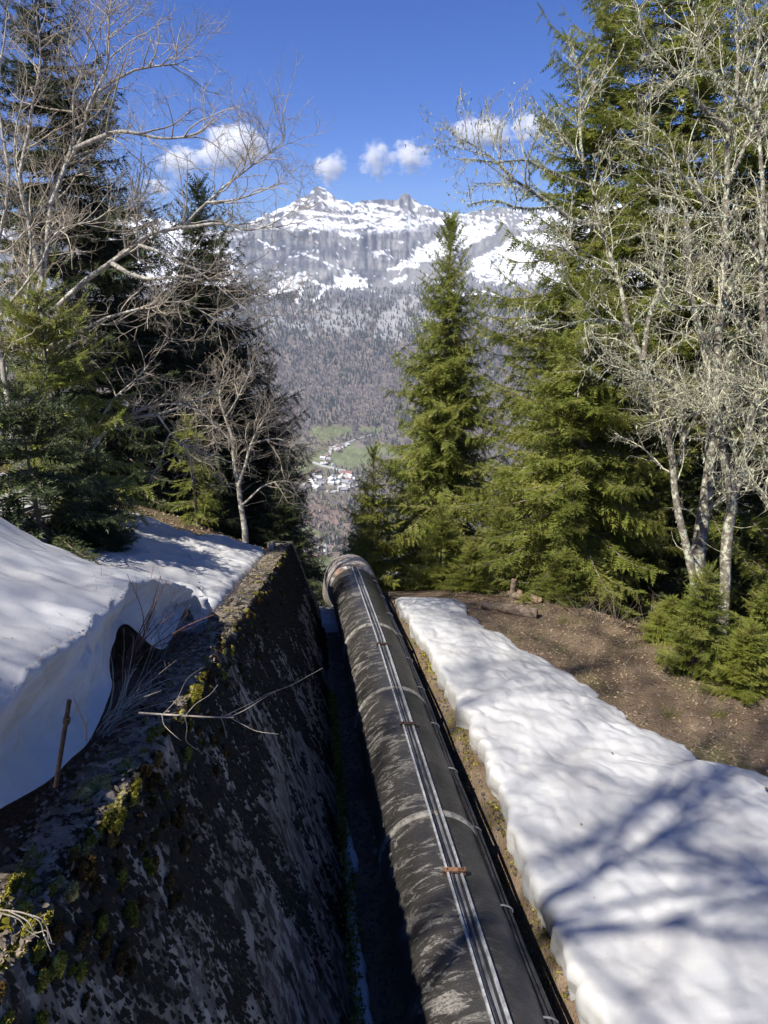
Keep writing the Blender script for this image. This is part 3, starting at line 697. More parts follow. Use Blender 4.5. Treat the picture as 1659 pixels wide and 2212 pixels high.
def build_drift():
    K = 150
    s = np.linspace(0, 1, len(lip)); S = np.linspace(0, 1, K)
    L = resample(lip, K); B = resample(bas, K)
    jit = fbm(S * 60, S * 0, 301, 3); jz = fbm(S * 45, S * 0 + 3, 302, 3) * .05; L[:, 0] += jit * .05; L[:, 2] += jz
    Ls = L.copy()
    for a in (0, 1, 2): Ls[:, a] = np.convolve(np.pad(L[:, a], 22, mode='reflect', reflect_type='odd'), np.hanning(47)[1:-1] / np.hanning(47).sum(), 'valid')[:K] if True else L[:, a]
    rows = []
    nf = 16
    for k in range(nf + 1):                     # melt face from base to lip, hollowed and fluted
        f = k / nf; p = B + (L - B) * f
        h = np.linalg.norm(L - B, axis=1)
        hol = -.20 * np.sin(pi * min(1, f * 1.05)) * (1 - .4 * f) * np.clip(h, 0, 1)
        n = fbm(S * 14, np.full(K, f * 2.2), 305, 4) * .17 * np.sin(pi * f * .92) + fbm(S * 42, np.full(K, f * 5.0), 306, 3) * .06 * min(1, f * 4 + .1)
        q = p.copy(); q[:, 0] += hol + n; q[:, 1] += n * .4; rows.append(q)
    # surface behind the lip
    nb = 70; dmax = 9.0
    for k in range(1, nb + 1):
        d = dmax * (k / nb) ** 1.6
        g = math.exp(-d / .35); q = L * g + Ls * (1 - g); q[:, 0] -= d; q[:, 1] += 0.04 * d
        drop_end = np.interp(S, [0, .72, .85, 1], [0, 0, .1, .5])
        dd = min(d, 2.4); rise = .17 * dd + .10 * dd * dd + .40 * (d - dd)
        q[:, 2] += rise + (cup(q[:, 0], q[:, 1], 330)) * min(1, d / .4) + .045 * (1 - math.exp(-d / .08))
        rows.append(q)
    v = np.array(rows)
    # far side of the drift sinks to the lower snow
    ext = []
    for k in range(1, 16):
        f = k / 15; e = v[:, -1:].copy(); e[..., 1] += 1.9 * f; e[..., 2] -= 1.35 * sstep(0, 1, f) + .2 * f; e[..., 0] -= .25 * f; ext.append(e)
    v = np.concatenate([v] + ext, 1)
    r = np.random.default_rng(6); n = 420; i = r.integers(0, K, n); k = r.integers(0, 9, n) * r.integers(0, 2, n); mbs = MB(); pp = v[nf + k + 1, i] + [0, 0, .012]; leaf_mesh(mbs, pp + r.normal(0, .02, (n, 3)) * [1, 1, .2], r.uniform(.004, .013, n), r); tag(mbs.obj('bark_crumbs', M['leaf'], None, False), 'dark crumbs of bark along the lip of the snow drift', None, None, 'stuff')
    o = MB().add(v, grid_faces(*v.shape[:2])).obj('snow_drift', M['snow']); tag(o, 'thick melting snow drift with an undercut face behind the wall', None, None, 'structure')
build_drift()
def snowL(X, Y):
    d = np.maximum(0, crestX(Y) - CW - X); Y = np.asarray(Y, float)
    return crestZ(np.minimum(Y, 17.2)) - .10 + .28 * d + .02 * d ** 1.6 - .5 * np.maximum(0, Y - 17.2)
def build_left_field():
    top = np.array([hit(u, v, snowL, 5, 40) for u, v in [(150, 1045), (218, 1085), (300, 1112), (345, 1128), (400, 1146), (428, 1158), (455, 1150), (500, 1166), (560, 1187), (592, 1203)]])
    nb, nc = 170, 110
    T = resample(np.c_[top[:, :2], 0 * top[:, 0]], nb); wy = np.linspace(8.6, 17.0, 40); Bm = np.concatenate([[[-9.5, 6.5, 0], [-6.5, 7.0, 0], [-4.2, 7.6, 0]], np.stack([crestX(wy) - CW - .05, wy, 0 * wy], -1)]); Bm = resample(Bm, nb)
    q = np.linspace(0, 1, nb); T[:, 1] += fbm(q * 14, q * 0, 343, 4) * .5; Bm[:, 0] -= .06 * np.abs(fbm(q * 22, q * 0, 341, 3))
    u = np.linspace(0, 1, nc)[None, :, None]; XY = T[:, None] * (1 - u) + Bm[:, None] * u; X = XY[..., 0]; Y = XY[..., 1]
    Z = snowL(X, Y) + .12 + cup(X, Y, 345) * 1.1
    dt = np.linalg.norm(XY - T[:, None], axis=-1); db = np.linalg.norm(XY - Bm[:, None], axis=-1)
    Z -= .20 * np.exp(-dt / .25) + .10 * np.exp(-db / .15)
    v = np.stack([X, Y, Z], -1)
    a = v[:, :1].copy(); a[..., 1] += .1; a[..., 2] -= .5; b = v[:, -1:].copy(); b[..., 2] -= .6; b[..., 0] += .02
    v = np.concatenate([a, v, b], 1); e = v[-1:].copy(); e[..., 2] -= 1.0; e[..., 1] += .2; v = np.concatenate([v, e])
    tag(MB().add(v, grid_faces(*v.shape[:2])).obj('snow_field', M['snow']), 'shadow striped snow sheet behind the concrete wall', None, None, 'structure')
    # patch beyond the wall's end and the ribbon left in the channel
    ys = np.arange(16.9, 21.2, .08); c = baseX(ys) + .05; X = c[:, None] + np.linspace(-1.0, .50, 30)[None] * (1 + .25 * fbm(ys * 1.4, ys * 0, 347, 3))[:, None]
    Y = np.broadcast_to(ys[:, None], X.shape); Z = groundZ(X, Y) + .24 + cup(X, Y, 348); Z[:, 0] -= .3; Z[:, -1] -= .3; Z[-1] -= .4; Z[0] -= .4
    tag(MB().add(np.stack([X, Y, Z], -1), grid_faces(*X.shape)).obj('snow_patch', M['snow']), 'small snow patch between the wall end and the pipe', None, None, 'structure')
    pu = [(745, 1768, 4), (750, 1800, 12), (755, 1840, 22), (760, 1872, 26), (752, 1905, 12), (762, 1945, 18), (760, 1990, 20), (768, 2040, 22), (774, 2090, 26), (780, 2150, 28), (788, 2212, 30), (800, 2330, 34)]
    fz = lambda x, y: floorZ(y) + .03
    C = np.array([hit(u, v, fz) for u, v, w in pu]); W = np.array([w for *_, w in pu])
    C = resample(C, 70); W = np.interp(np.linspace(0, 1, 70), np.linspace(0, 1, len(W)), W) / KPX * np.linalg.norm(C, axis=1) * .62
    W = W * (1 + .35 * fbm(np.linspace(0, 22, 70), np.zeros(70), 351, 3))
    k = np.linspace(-1, 1, 9); X = C[:, :1] + W[:, None] * k; Y = np.broadcast_to(C[:, 1:2], X.shape); Z = C[:, 2:] + .07 * (1 - np.abs(k) ** 2.5)[None] * np.minimum(1, W[:, None] / .1) + .02
    Z[:, 0] -= .12; Z[:, -1] -= .12
    tag(MB().add(np.stack([X, Y, Z], -1)[:, ::-1], grid_faces(*X.shape)).obj('snow_ribbon', M['snow']), 'thin ribbon of old snow lying in the dark channel', 'snow')
build_left_field()

# ------------------------------------------------------------------ retaining wall
def face_pt(y, b):
    """inner face: b = 0 at the foot, 1 at the top edge"""
    y = np.asarray(y, float); b = np.asarray(b, float)
    zt = crestZ(y); zb = floorZ(y) - .25
    # the end of the wall rakes down
    return np.stack([baseX(y) + (crestX(y) - baseX(y)) * b, y + 0 * b, zb + (zt - zb) * b], -1)
YW0, YW1 = -1.5, 17.5
RUN = .30                                   # the streaks lean down the hill by this much
def build_wall():
    ys = np.concatenate([np.arange(YW0, YW1, .10), [YW1]]); bs = np.linspace(0, 1, 44)
    Y, B = np.meshgrid(ys, bs, indexing='ij'); 
    # rake: lower courses reach further down the hill
    Yr = Y + (1 - B) * sstep(YW1 - 3, YW1, Y) * 2.2
    F = face_pt(Yr, B); top = face_pt(Y, B)
    F[..., 2] = np.where(B > 0, F[..., 2], F[..., 2])
    n = fbm(Y * 2.2, B * 7, 401, 4) * .035
    F[..., 0] += n; F[:, -1, 0] += fbm(ys * 3, ys * 0, 403, 4) * .10; F[:, -1, 2] -= np.abs(fbm(ys * 2.4, ys * 0, 405, 3)) * .12
    cr = []
    for f in (.15, .4, .7, 1.0):
        c = F[:, -1].copy(); c[:, 0] = crestX(ys) - CW * f + fbm(ys * 2.5, np.full_like(ys, f * 3), 407, 3) * .05; c[:, 2] = crestZ(ys) + .03 + fbm(ys * 4, np.full_like(ys, f * 4), 409, 3) * .07
        cr.append(c)
    bk = cr[-1].copy(); bk[:, 2] -= .8
    v = np.concatenate([F, np.stack(cr + [bk], 1)], 1)
    endc = v[-1:].copy(); endc[..., 0] -= .30; endc[..., 1] += .02; endc[..., 2] -= .04
    v = np.concatenate([v, endc])
    w = empty('retaining_wall', (0, 0, 0), 'tall mossy concrete retaining wall left of the pipe, leaning back', 'wall')
    wb = MB().add(v, grid_faces(*v.shape[:2])).obj('wall_body', M['concrete'], w)
    vv = v.reshape(-1, 3); hgt = vv[:, 2] - crestZ(np.minimum(vv[:, 1], 17.5)); at = wb.data.attributes.new('runoff', 'FLOAT_VECTOR', 'POINT')
    at.data.foreach_set('vector', np.stack([vv[:, 1] - RUN * hgt, hgt, vv[:, 0]], -1).astype(np.float32).ravel())
    # dark moss tufts hanging on the face, pale scars between them
    r = np.random.default_rng(44); N = 30000
    y = 1.2 + 15.6 * r.uniform(0, 1, N) ** 1.35; b = r.uniform(.04, 1.0, N)
    d = fbm(y * 1.1, b * 2.0, 411, 3) * 1.2 + .9 * (b - .42) + .9 * fbm(y * 7, b * 9, 413, 3); keep = r.uniform(-.20, .25, N) < d
    y, b = y[keep], b[keep]; N = len(y)
    p = face_pt(y, b); nx = norm(np.array([1.0, .11, .38])); up_ = norm(np.array([-.38, RUN, 1.0 - .158 * RUN])); sd = norm(np.cross(up_, nx))
    hh = r.uniform(.022, .058, N) * np.interp(y, [2, 16], [.9, 1.6]); ww = hh * r.uniform(.45, .8, N); dd = hh * r.uniform(.4, .9, N)
    ang = np.arange(5) * 2 * pi / 5 + r.uniform(0, 6, (N, 1))
    ring = p[:, None] + (np.cos(ang)[..., None] * ww[:, None, None] * sd + np.sin(ang)[..., None] * hh[:, None, None] * up_) * r.uniform(.7, 1.25, (N, 5, 1)) - nx * .008
    tip = p + nx * dd[:, None] - up_ * (hh * .5)[:, None]
    vv = np.concatenate([tip[:, None], ring], 1); o = (np.arange(N) * 6)[:, None]; k = np.arange(5); k2 = (k + 1) % 5
    t = np.stack([np.broadcast_to(o, (N, 5)), o + 1 + k, o + 1 + k2], -1).reshape(-1, 3)
    tag(MB().add(vv, None, t).obj('wall_moss', M['moss_dark'], w), kind='stuff')
    return w
WALL = build_wall()
def lump(c, rad, seed, ax=None, n=2):
    import bmesh
    bm = bmesh.new(); bmesh.ops.create_icosphere(bm, subdivisions=n + 1, radius=1.0)
    v = np.array([q.co[:] for q in bm.verts]); f = [[w.index for w in fc.verts] for fc in bm.faces]; bm.free()
    d = 1 + .45 * fbm(v[:, 0] * 1.6 + seed, v[:, 1] * 1.6 + v[:, 2] * 1.1, seed, 3) + .16 * fbm(v[:, 0] * 6 + seed, v[:, 1] * 6 + v[:, 2] * 5, seed + 3, 2)
    v = v * d[:, None] * np.asarray(rad)
    if ax is not None: v = v @ np.asarray(ax)
    return v + np.asarray(c), f
def fuzz(mb, c, rad, n, L, r):
    """short upright moss shoots over a cushion"""
    d = norm(r.normal(size=(n, 3))); d[:, 2] = np.abs(d[:, 2]) * .8; d[:, 0] = np.where(r.uniform(0, 1, n) < .4, np.abs(d[:, 0]), d[:, 0])
    p = np.asarray(c) + d * rad; t = p + norm(d + r.normal(0, .5, (n, 3))) * (L * r.uniform(.5, 1.3, (n, 1))); s = norm(np.cross(t - p, r.normal(size=(n, 3)))) * L * .32
    mb.add(np.stack([p - s, p + s, t], 1).reshape(-1, 3), None, np.arange(n * 3).reshape(-1, 3))
def mosses():
    r = np.random.default_rng(9)
    # the big cushions one can point at
    C = [((8, 2005), (.10, .13, .13), 'moss', 'bright yellow green moss cushion at the left frame edge on the wall top'),
         ((48, 1925), (.085, .11, .085), 'moss', 'round olive moss cushion on the wall edge just above the lowest one'),
         ((70, 1875), (.08, .11, .05), 'moss_pale', 'flat pale moss pad among dead leaves on the wall top'),
         ((232, 1790), (.065, .10, .10), 'moss', 'yellow moss cushion hanging over the wall edge'),
         ((190, 1735), (.12, .22, .045), 'moss_pale', 'broad pale moss mat spreading across the wall top'),
         ((262, 1680), (.10, .20, .05), 'moss_pale', 'long pale moss mat on the wall top below the overhanging twig'),
         ((322, 1690), (.06, .10, .13), 'moss_rust', 'rust brown moss clump just under the wall edge'),
         ((330, 1600), (.08, .16, .06), 'moss', 'olive moss strip on the wall edge beside the overhanging twig'),
         ((185, 1890), (.07, .12, .16), 'moss_rust', 'large rust brown moss clump on the wall face below the edge'),
         ((320, 1880), (.030, .04, .09), 'moss', 'small bright moss tuft alone on the dark wall face'),
         ((285, 1985), (.035, .05, .10), 'moss', 'drooping green moss tuft low on the dark wall face'),
         ((415, 1505), (.09, .22, .06), 'moss', 'moss strip on the wall edge below the red twigs'),
         ((470, 1395), (.08, .22, .05), 'moss_rust', 'brownish moss strip on the wall edge behind the red twigs')]
    for (U, V), rad, mt, lab in C:
        # on the crest or the upper face, whichever that line of sight meets first
        ts = np.linspace(1.5, 18, 1400); p = ray(U, V)[None] * ts[:, None]
        zt = crestZ(p[:, 1]); fx = crestX(p[:, 1]); bx = baseX(p[:, 1]); zb = floorZ(p[:, 1]); b = np.clip((zt - p[:, 2]) / (zt - zb), 0, 1)
        inside = (p[:, 2] < zt) & (p[:, 0] < fx + (bx - fx) * b)
        c = p[np.argmax(inside)]
        mb = MB(); rad = np.array(rad)
        for i in range(26):
            e = r.normal(size=3); e = e / np.linalg.norm(e) * r.uniform(0, .85) ** .5; cc = c + e * rad; sr = rad * r.uniform(.22, .46); v, f = lump(cc, sr, int(U) + i, None, 0); mb.add(v, None, f); fuzz(mb, cc, sr, 130, .016, r)
        tag(mb.obj('moss_cushion', M[mt]), lab, 'moss')
    for mt, lab, cnt, k0, k1 in (('moss', 'scattered small olive moss along the wall top edge', 110, -.5, .3), ('moss_rust', 'brown moss clinging below the wall top edge', 170, -1.1, .1), ('moss_pale', 'pale moss patches among the leaves on the wall top', 150, -.1, .8)):
        mb = MB()
        for i in range(cnt):
            y = 2.0 + 14 * r.uniform() ** 1.5; k = r.uniform(k0, k1); q = max(0, -k); b_ = 1 - q * .16
            if k >= 0: c = np.array([crestX(y) - k * CW, y, crestZ(y) + .02])
            else: c = face_pt(y, b_) + [.01, 0, 0]
            sz = r.uniform(.012, .042); rd = np.array([sz * .7, sz * r.uniform(1, 2.4), sz * (.4 if k > 0 else r.uniform(1, 2.2))]); v, f = lump(c, rd, i, None, 0); mb.add(v, None, f); fuzz(mb, c, rd, 220, .015, r)
        tag(mb.obj('edge_moss', M[mt]), lab, None, None, 'stuff')
    mb = MB()
    y = r.uniform(3, 13, 5000); x = baseX(y) + .0 + r.uniform(-.10, .02, 5000); z = floorZ(y) + r.uniform(0, .4, 5000) * (baseX(y) + .06 - x) * 4 + .02
    x = x - (z - floorZ(y)) * .39
    p = np.stack([x + .03, y, z], -1); t = p + np.stack([r.uniform(.01, .04, 5000), r.normal(0, .02, 5000), r.uniform(.0, .04, 5000)], -1); s = r.normal(0, .012, (5000, 3))
    mb.add(np.stack([p - s, p + s, t], 1).reshape(-1, 3), None, np.arange(15000).reshape(-1, 3)); q = r.uniform(5, 15, 3500); x = axX(q) + r.uniform(.80, 1.15, 3500); p = np.stack([x, q, groundZ(x, q) + .005], -1); keep = fbm(x * 2, q * 2, 621, 3) > .0; p = p[keep]; n = len(p); t = p + np.stack([r.normal(0, .02, n), r.normal(0, .02, n), r.uniform(.01, .05, n)], -1); sd = r.normal(0, .010, (n, 3))
    mb.add(np.stack([p - sd, p + sd, t], 1).reshape(-1, 3), None, np.arange(n * 3).reshape(-1, 3)); tag(mb.obj('foot_moss', M['moss']), 'olive moss along the foot of the wall and in the ditch', None, None, 'stuff')
mosses()

# ------------------------------------------------------------------ the pipeline
def pipe_axis(s):
    """centre line, s = metres along y; beyond the brink it bends down the hill"""
    s = np.asarray(s, float); k = np.maximum(0, s - 19.3)
    bend = -.70 * (np.sqrt(k * k + .8) - np.sqrt(.8))
    return np.stack([axX(s), s, ptop(s) - PR + bend], -1)
def sweep(axis, rad, sides=48):
    v, q = tubes(axis[None], np.broadcast_to(rad, len(axis))[None].copy(), sides, 3); return v, q
RINGS = [y for y in (1.4, )]
ringpx = [(950, 1768), (858, 1492), (800, 1352), (775, 1262)]
def ytop(V): 
    # distance at which the crown of the pipe is seen at sheet height V
    y = np.linspace(2, 22, 3000); p = np.stack([axX(y), y, ptop(y)], -1); d = p[:, 1] * CP - p[:, 2] * SP; vv = 1106 - KPX * (p[:, 1] * SP + p[:, 2] * CP) / d
    return float(np.interp(-V, -vv[::-1][np.argsort(-vv[::-1])], y[::-1][np.argsort(-vv[::-1])]))
RY = [ytop(v) for _, v in ringpx]
def build_pipe():
    pr = empty('water_pipe', (0, 0, 0), 'wide black bitumen coated water pipe running downhill beside the wall', 'pipe')
    ends = [-1.5] + [RY[0] - 6.2 + .6] + RY[:3] + [18.3]
    ends = [-1.5, RY[0] - 4.6] + RY[:3] + [18.35]
    for a, b in zip(ends[:-1], ends[1:]):
        s = np.arange(a, b + .001, max(.12, (b - a) / 60)); s[-1] = b; ax = pipe_axis(s)
        v, q = sweep(ax, PR, 64)
        n = (fbm(v[:, 1] * 1.4, v[:, 0] * 2.0 + v[:, 2] * 1.3, 501, 3) * .012); c = np.repeat(ax, 64, 0); v = c + (v - c) * (1 + n[:, None] / PR)
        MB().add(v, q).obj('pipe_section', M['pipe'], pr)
    for y in [ends[1]] + RY[:3]:
        s = np.array([y - .06, y - .055, y - .02, y + .02, y + .055, y + .06]); ax = pipe_axis(s); R = np.array([PR - .01, PR + .014, PR + .028, PR + .028, PR + .014, PR - .01])
        v, q = tubes(ax[None], R[None], 64, 3); MB().add(v, q).obj('joint_band', M['ring'], pr)
    s = np.concatenate([[18.28, 18.3], np.arange(18.4, 27, .25)]); ax = pipe_axis(s); R = np.full(len(s), PR + .075); R[0] = PR - .02; 
    v, q = tubes(ax[None], R[None], 64, 3); tag(MB().add(v, q).obj('end_sleeve', M['pipe_pale'], pr), 'pale weathered wider sleeve at the far bend')
    # steel saddles under the pipe
    for y in (RY[0] + .5, RY[1] + .3, RY[2] + 1.6):
        mb = MB(); c = pipe_axis(y)
        th = np.linspace(pi * 1.08, pi * 1.92, 20); o = np.stack([np.cos(th) * (PR + .02), 0 * th, np.sin(th) * (PR + .02)], -1)
        for dy in (-.12, .12): tube(mb, c + o + [0, dy, 0], .045, 6)
        box(mb, c + [0, 0, -PR - .35], (.55, .16, .33)); mb.obj('saddle_block', M['ring'], pr)
    return pr
build_pipe()
def along_pipe(off, dz, s):
    """points on the pipe's surface: off metres to the right of the crown, dz above the skin"""
    a = off / PR; ax = pipe_axis(s); return ax + np.stack([0 * s + (PR + dz) * sin(a), 0 * s, 0 * s + (PR + dz) * cos(a)], -1)
TO = .05                                      # the tray sits a touch right of the crown
def build_tray():
    t = empty('cable_ladder', (0, 0, 0), 'long narrow steel cable tray with two bright rails along the pipe crown', 'cable tray')
    s = np.concatenate([np.arange(-1, 20, .25), np.arange(20, 24, .2)])
    for off in (-.072, .072):
        mb = MB(); w = .010
        prof = [(-w, .008), (w, .008), (w, .052), (-w, .052)]
        V = np.stack([along_pipe(off + TO + a, d, s) + np.stack([0 * s, 0 * s, .012 * fbm(s * .6, s * 0, 511 + int(off > 0), 2)], -1) for a, d in prof], 1); n = len(s)
        i = np.arange(n - 1)[:, None] * 4; k = np.arange(4)[None]; q = np.stack([i + k, i + (k + 1) % 4, i + 4 + (k + 1) % 4, i + 4 + k], -1).reshape(-1, 4)
        mb.add(V.reshape(-1, 3), q); mb.obj('rail', M['galv'], t, False)
    mb = MB(); V = np.stack([along_pipe(TO + a, .022, s) for a in (-.064, .064)], 1); i = np.arange(len(s) - 1)[:, None] * 2
    mb.add(V.reshape(-1, 3), np.concatenate([i, i + 1, i + 3, i + 2], 1)); mb.obj('tray_floor', M['tray'], t)
    for off in (-.030, .030):
        mb = MB(); p = along_pipe(TO + off, .032, s); p[:, 0] += fbm(s * .9, s * 0, 520 + int(off * 1000), 3) * .02; p[:, 2] += .012 * fbm(s * 1.5, s * 0, 530, 2); tube(mb, p, .013, 7, None, False); mb.obj('cable', M['cable'], t)
    for k, y in enumerate([ytop(1888), ytop(1888) - 3.1, ytop(1888) + 3.3, ytop(1888) + 6.6]):
        mb = MB(); c = along_pipe(TO, .06, np.array([y]))[0]; box(mb, c, (.125, .026, .012)); 
        for sx in (-1, 1): box(mb, c + [sx * .11, 0, -.03], (.012, .026, .03)); tube(mb, [c + [sx * .085, 0, .0], c + [sx * .085, 0, .03]], .010, 6)
        mb.obj('clamp', M['rust' if k == 0 else 'iron'], t, False)
    # side conduit
    c = empty('side_conduit', (0, 0, 0), 'thin black conduit strapped along the right flank of the pipe', 'conduit')
    sag = lambda s: .02 * np.sin(s * 1.9)
    mb = MB(); p = along_pipe(.70, .05, s); p[:, 2] += sag(s); tube(mb, p, .026, 8, None, False); mb.obj('conduit_tube', M['cable'], c)
    mb = MB(); p = along_pipe(.63, .035, s); p[:, 2] += sag(s + .4); tube(mb, p, .014, 6, None, False); mb.obj('thin_cable', M['cable'], c)
    for y in np.arange(3.1, 19.0, 1.35):
        mb = MB(); q0 = along_pipe(.58, .01, np.array([y]))[0]; q1 = along_pipe(.71, .085, np.array([y]))[0]; q2 = along_pipe(.80, .0, np.array([y]))[0]
        tube(mb, [q0, along_pipe(.63, .06, np.array([y]))[0], q1, q2], .011, 5, 9); mb.obj('clip', M['tray'], c)
build_tray()
def channel_stones():
    r = np.random.default_rng(77); mb = MB()
    import bmesh
    bm = bmesh.new(); bmesh.ops.create_icosphere(bm, subdivisions=1, radius=1.0); v0 = np.array([q.co[:] for q in bm.verts]); f0 = np.array([[w.index for w in fc.verts] for fc in bm.faces]); bm.free()
    def scat(x, y, sz):
        n = len(x); z = groundZ(x, y); s = sz[:, None] * r.uniform(.6, 1.3, (n, 3)) * [1, 1, .6]
        V = v0[None] * s[:, None] * r.uniform(.8, 1.2, (n, len(v0), 1)) + np.stack([x, y, z], -1)[:, None]
        mb.add(V.reshape(-1, 3), None, (np.arange(n)[:, None, None] * len(v0) + f0[None]).reshape(-1, 3))
    y = r.uniform(3, 18, 1300); scat(baseX(y) + r.uniform(.02, .5, 1300), y, r.uniform(.012, .035, 1300))
    y = r.uniform(3, 18, 700); scat(axX(y) + r.uniform(.6, 1.15, 700), y, r.uniform(.012, .03, 700))
    tag(mb.obj('channel_gravel', M['gravel'], None, False), 'dark grey gravel on the channel floor', None, None, 'stuff')
channel_stones()

# ------------------------------------------------------------------ conifers
def twig_template():
    v = []; t = []
    def tri(a, b, c): t.append((len(v), len(v) + 1, len(v) + 2)); v.extend([a, b, c])
    tri((0, -.012, 0), (0, .012, 0), (1, 0, 0))
    for k in range(5):
        a = .05 + k * .185; l = .235 * (1.05 - .4 * a); w = .062
        for sd in (-1, 1): tri((a - w, 0, 0), (a + w, 0, 0), (a + l * .8, sd * l, .12 * l))
    for k in range(2):
        a = .18 + k * .36; l = .20; w = .065; tri((a - w, 0, 0), (a + w, 0, 0), (a + l, (.3 if k % 2 else -.3) * l, l * .9))
    tri((.88, -.05, 0), (.88, .05, 0), (1.18, 0, .02))
    return np.array(v), np.array(t)
TWV, TWT = twig_template()
def place_twigs(mb, p, d, n, L, W):
    """needle sprays at p along d, normal n, length L, width factor W"""
    d = norm(d); s = norm(np.cross(n, d)); u = np.cross(d, s)
    V = p[:, None] + L[:, None, None] * (TWV[None, :, :1] * d[:, None] + W[:, None, None] * (TWV[None, :, 1:2] * s[:, None] + TWV[None, :, 2:] * u[:, None]))
    N = len(p); mb.add(V.reshape(-1, 3), None, (np.arange(N)[:, None, None] * len(TWV) + TWT[None]).reshape(-1, 3))
def conifer_meshes(seed, H, R, clear=.06, step=.30, nb=6, tl=.34, spacing=.10, needle='needle', hang=.45, top_el=50, low_el=-12, power=.75, gap=.0, young=False):
    r = np.random.default_rng(seed)
    lean = lambda z: np.stack([.012 * H * np.sin(z / H * 2.3 + seed), .02 * H * np.cos(z / H * 1.9 + seed * 2) - .02 * H * cos(seed * 2), 0 * z], -1) * (z / H)[..., None]
    z = H * clear; bz = []
    while z < H - .12:
        f = 1 - z / H; k = max(3, int(round(nb * r.uniform(.75, 1.25))))
        for i in range(k): bz.append((z + r.uniform(-.4, .4) * step, i / k * 2 * pi + r.uniform(0, 1.2)))
        z += step * r.uniform(.6, 1.4) * (.45 + .75 * f ** .5)
    bz = np.array(bz); N = len(bz); zz = np.clip(bz[:, 0], .02, H - .08); az = bz[:, 1]; f = 1 - zz / H
    clump = 1 + .24 * fbm(az * 1.3 + seed, zz * 1.1, seed, 3) * 2
    L = R * np.clip(f * 1.22, 0, 1) ** power * r.uniform(.78, 1.14, N) * clump * np.where(f > .82, np.interp(f, [.82, 1], [1, .72]), 1)
    L = np.maximum(L, .10)
    el = np.radians(np.interp(f, [0, .15, .5, 1], [top_el, top_el * .5, 0, low_el])) + r.normal(0, .12, N)
    K = 7; s = np.linspace(0, 1, K)
    hor = L[:, None] * s; dr = np.interp(f, [0, .3, 1], [.0, .22, .34])[:, None] * r.uniform(.6, 1.3, (N, 1))
    ver = np.tan(el)[:, None] * hor - dr * L[:, None] * s ** 1.6 + .24 * L[:, None] * s ** 4
    azz = az[:, None] + r.normal(0, .12, (N, 1)) * s
    P_ = np.stack([hor * np.cos(azz), hor * np.sin(azz), zz[:, None] + ver], -1) + lean(zz)[:, None]
    trunk = MB(); tz = np.linspace(-.6, H, 26); tp = np.stack([0 * tz, 0 * tz, tz], -1) + lean(np.maximum(tz, 0)); rad = (.0105 * H + .015) * (1 - np.clip(tz, 0, H) / H * .94) + .05 * np.exp(-np.maximum(tz, 0) / .5) * H / 14
    v, q = tubes(tp[None], rad[None], 10, 3); trunk.add(v, q)
    rb = np.clip(.006 + .011 * L, .004, .05)[:, None] * (1 - .85 * s); v, q = tubes(P_, rb, 4, seed); trunk.add(v, q)
    crown = MB()
    cnt = np.maximum(3, (L / spacing).astype(int)); idx = np.repeat(np.arange(N), cnt)
    k = np.concatenate([np.arange(c) / max(1, c - 1) for c in cnt]); lo = np.interp(f, [0, .5, 1], [.05, .12, .22])[idx]
    t = lo + (1 - lo) * k; t = np.clip(t + r.normal(0, .02, len(t)), .03, 1)
    def samp(t):
        x = t * (K - 1); i = np.clip(x.astype(int), 0, K - 2); g = (x - i)[:, None]; return P_[idx, i] * (1 - g) + P_[idx, i + 1] * g, norm(P_[idx, i + 1] - P_[idx, i])
    p, tg = samp(t)
    perp = norm(np.cross(tg, np.broadcast_to([0, 0, 1.0], tg.shape)))
    for side in (-1, 1):
        tl_ = np.clip(tl * (.35 + .95 * (1 - t)) * np.clip(L[idx] / (.5 * R) + .15, .35, 1.15) * r.uniform(.65, 1.3, len(t)), .07, .8)
        d = tg * r.uniform(.45, .95, (len(t), 1)) + side * perp * r.uniform(.5, 1.0, (len(t), 1)) + np.array([0, 0, -1.0]) * (hang * r.uniform(-.15, 1.0, (len(t), 1)))
        nrm = norm(np.array([0, 0, 1.0]) + r.normal(0, .4, (len(t), 3)))
        keep = r.uniform(0, 1, len(t)) > gap
        place_twigs(crown, (p + r.normal(0, .015, p.shape))[keep], d[keep], nrm[keep], tl_[keep], np.full(keep.sum(), 1.0) * r.uniform(.8, 1.25, keep.sum()))
    # drooping sprays under, raised sprays over each bough
    sel = r.uniform(0, 1, len(t)) < .85
    d = tg * .45 + np.array([0, 0, -1.0]) * r.uniform(.4, 1.1, (len(t), 1)) + perp * r.normal(0, .45, (len(t), 1))
    place_twigs(crown, p[sel], d[sel], norm(perp + .2)[sel], np.clip(tl * r.uniform(.4, .9, sel.sum()), .06, .6) * np.clip(L[idx][sel] / (.4 * R) + .2, .3, 1), np.full(sel.sum(), .95))
    e = P_[:, -1]; d = norm(P_[:, -1] - P_[:, -2]); place_twigs(crown, e - d * .05, d, norm(np.array([0, 0, 1.0]) + r.normal(0, .2, (N, 3))), np.clip(tl * .8 * r.uniform(.7, 1.2, N), .08, .5), np.ones(N))
    n = 14; a = r.uniform(0, 2 * pi, n); zt = H - r.uniform(0, .5, n) * min(1, H / 6); d = np.stack([np.cos(a) * .5, np.sin(a) * .5, np.full(n, .9)], -1); place_twigs(crown, np.stack([0 * a, 0 * a, zt], -1) + lean(zt), d, norm(np.stack([-np.sin(a), np.cos(a), 0 * a], -1)), np.full(n, .22), np.ones(n))
    return trunk.mesh('trunk', M['bark_spruce']), crown.mesh('crown', M[needle], False)
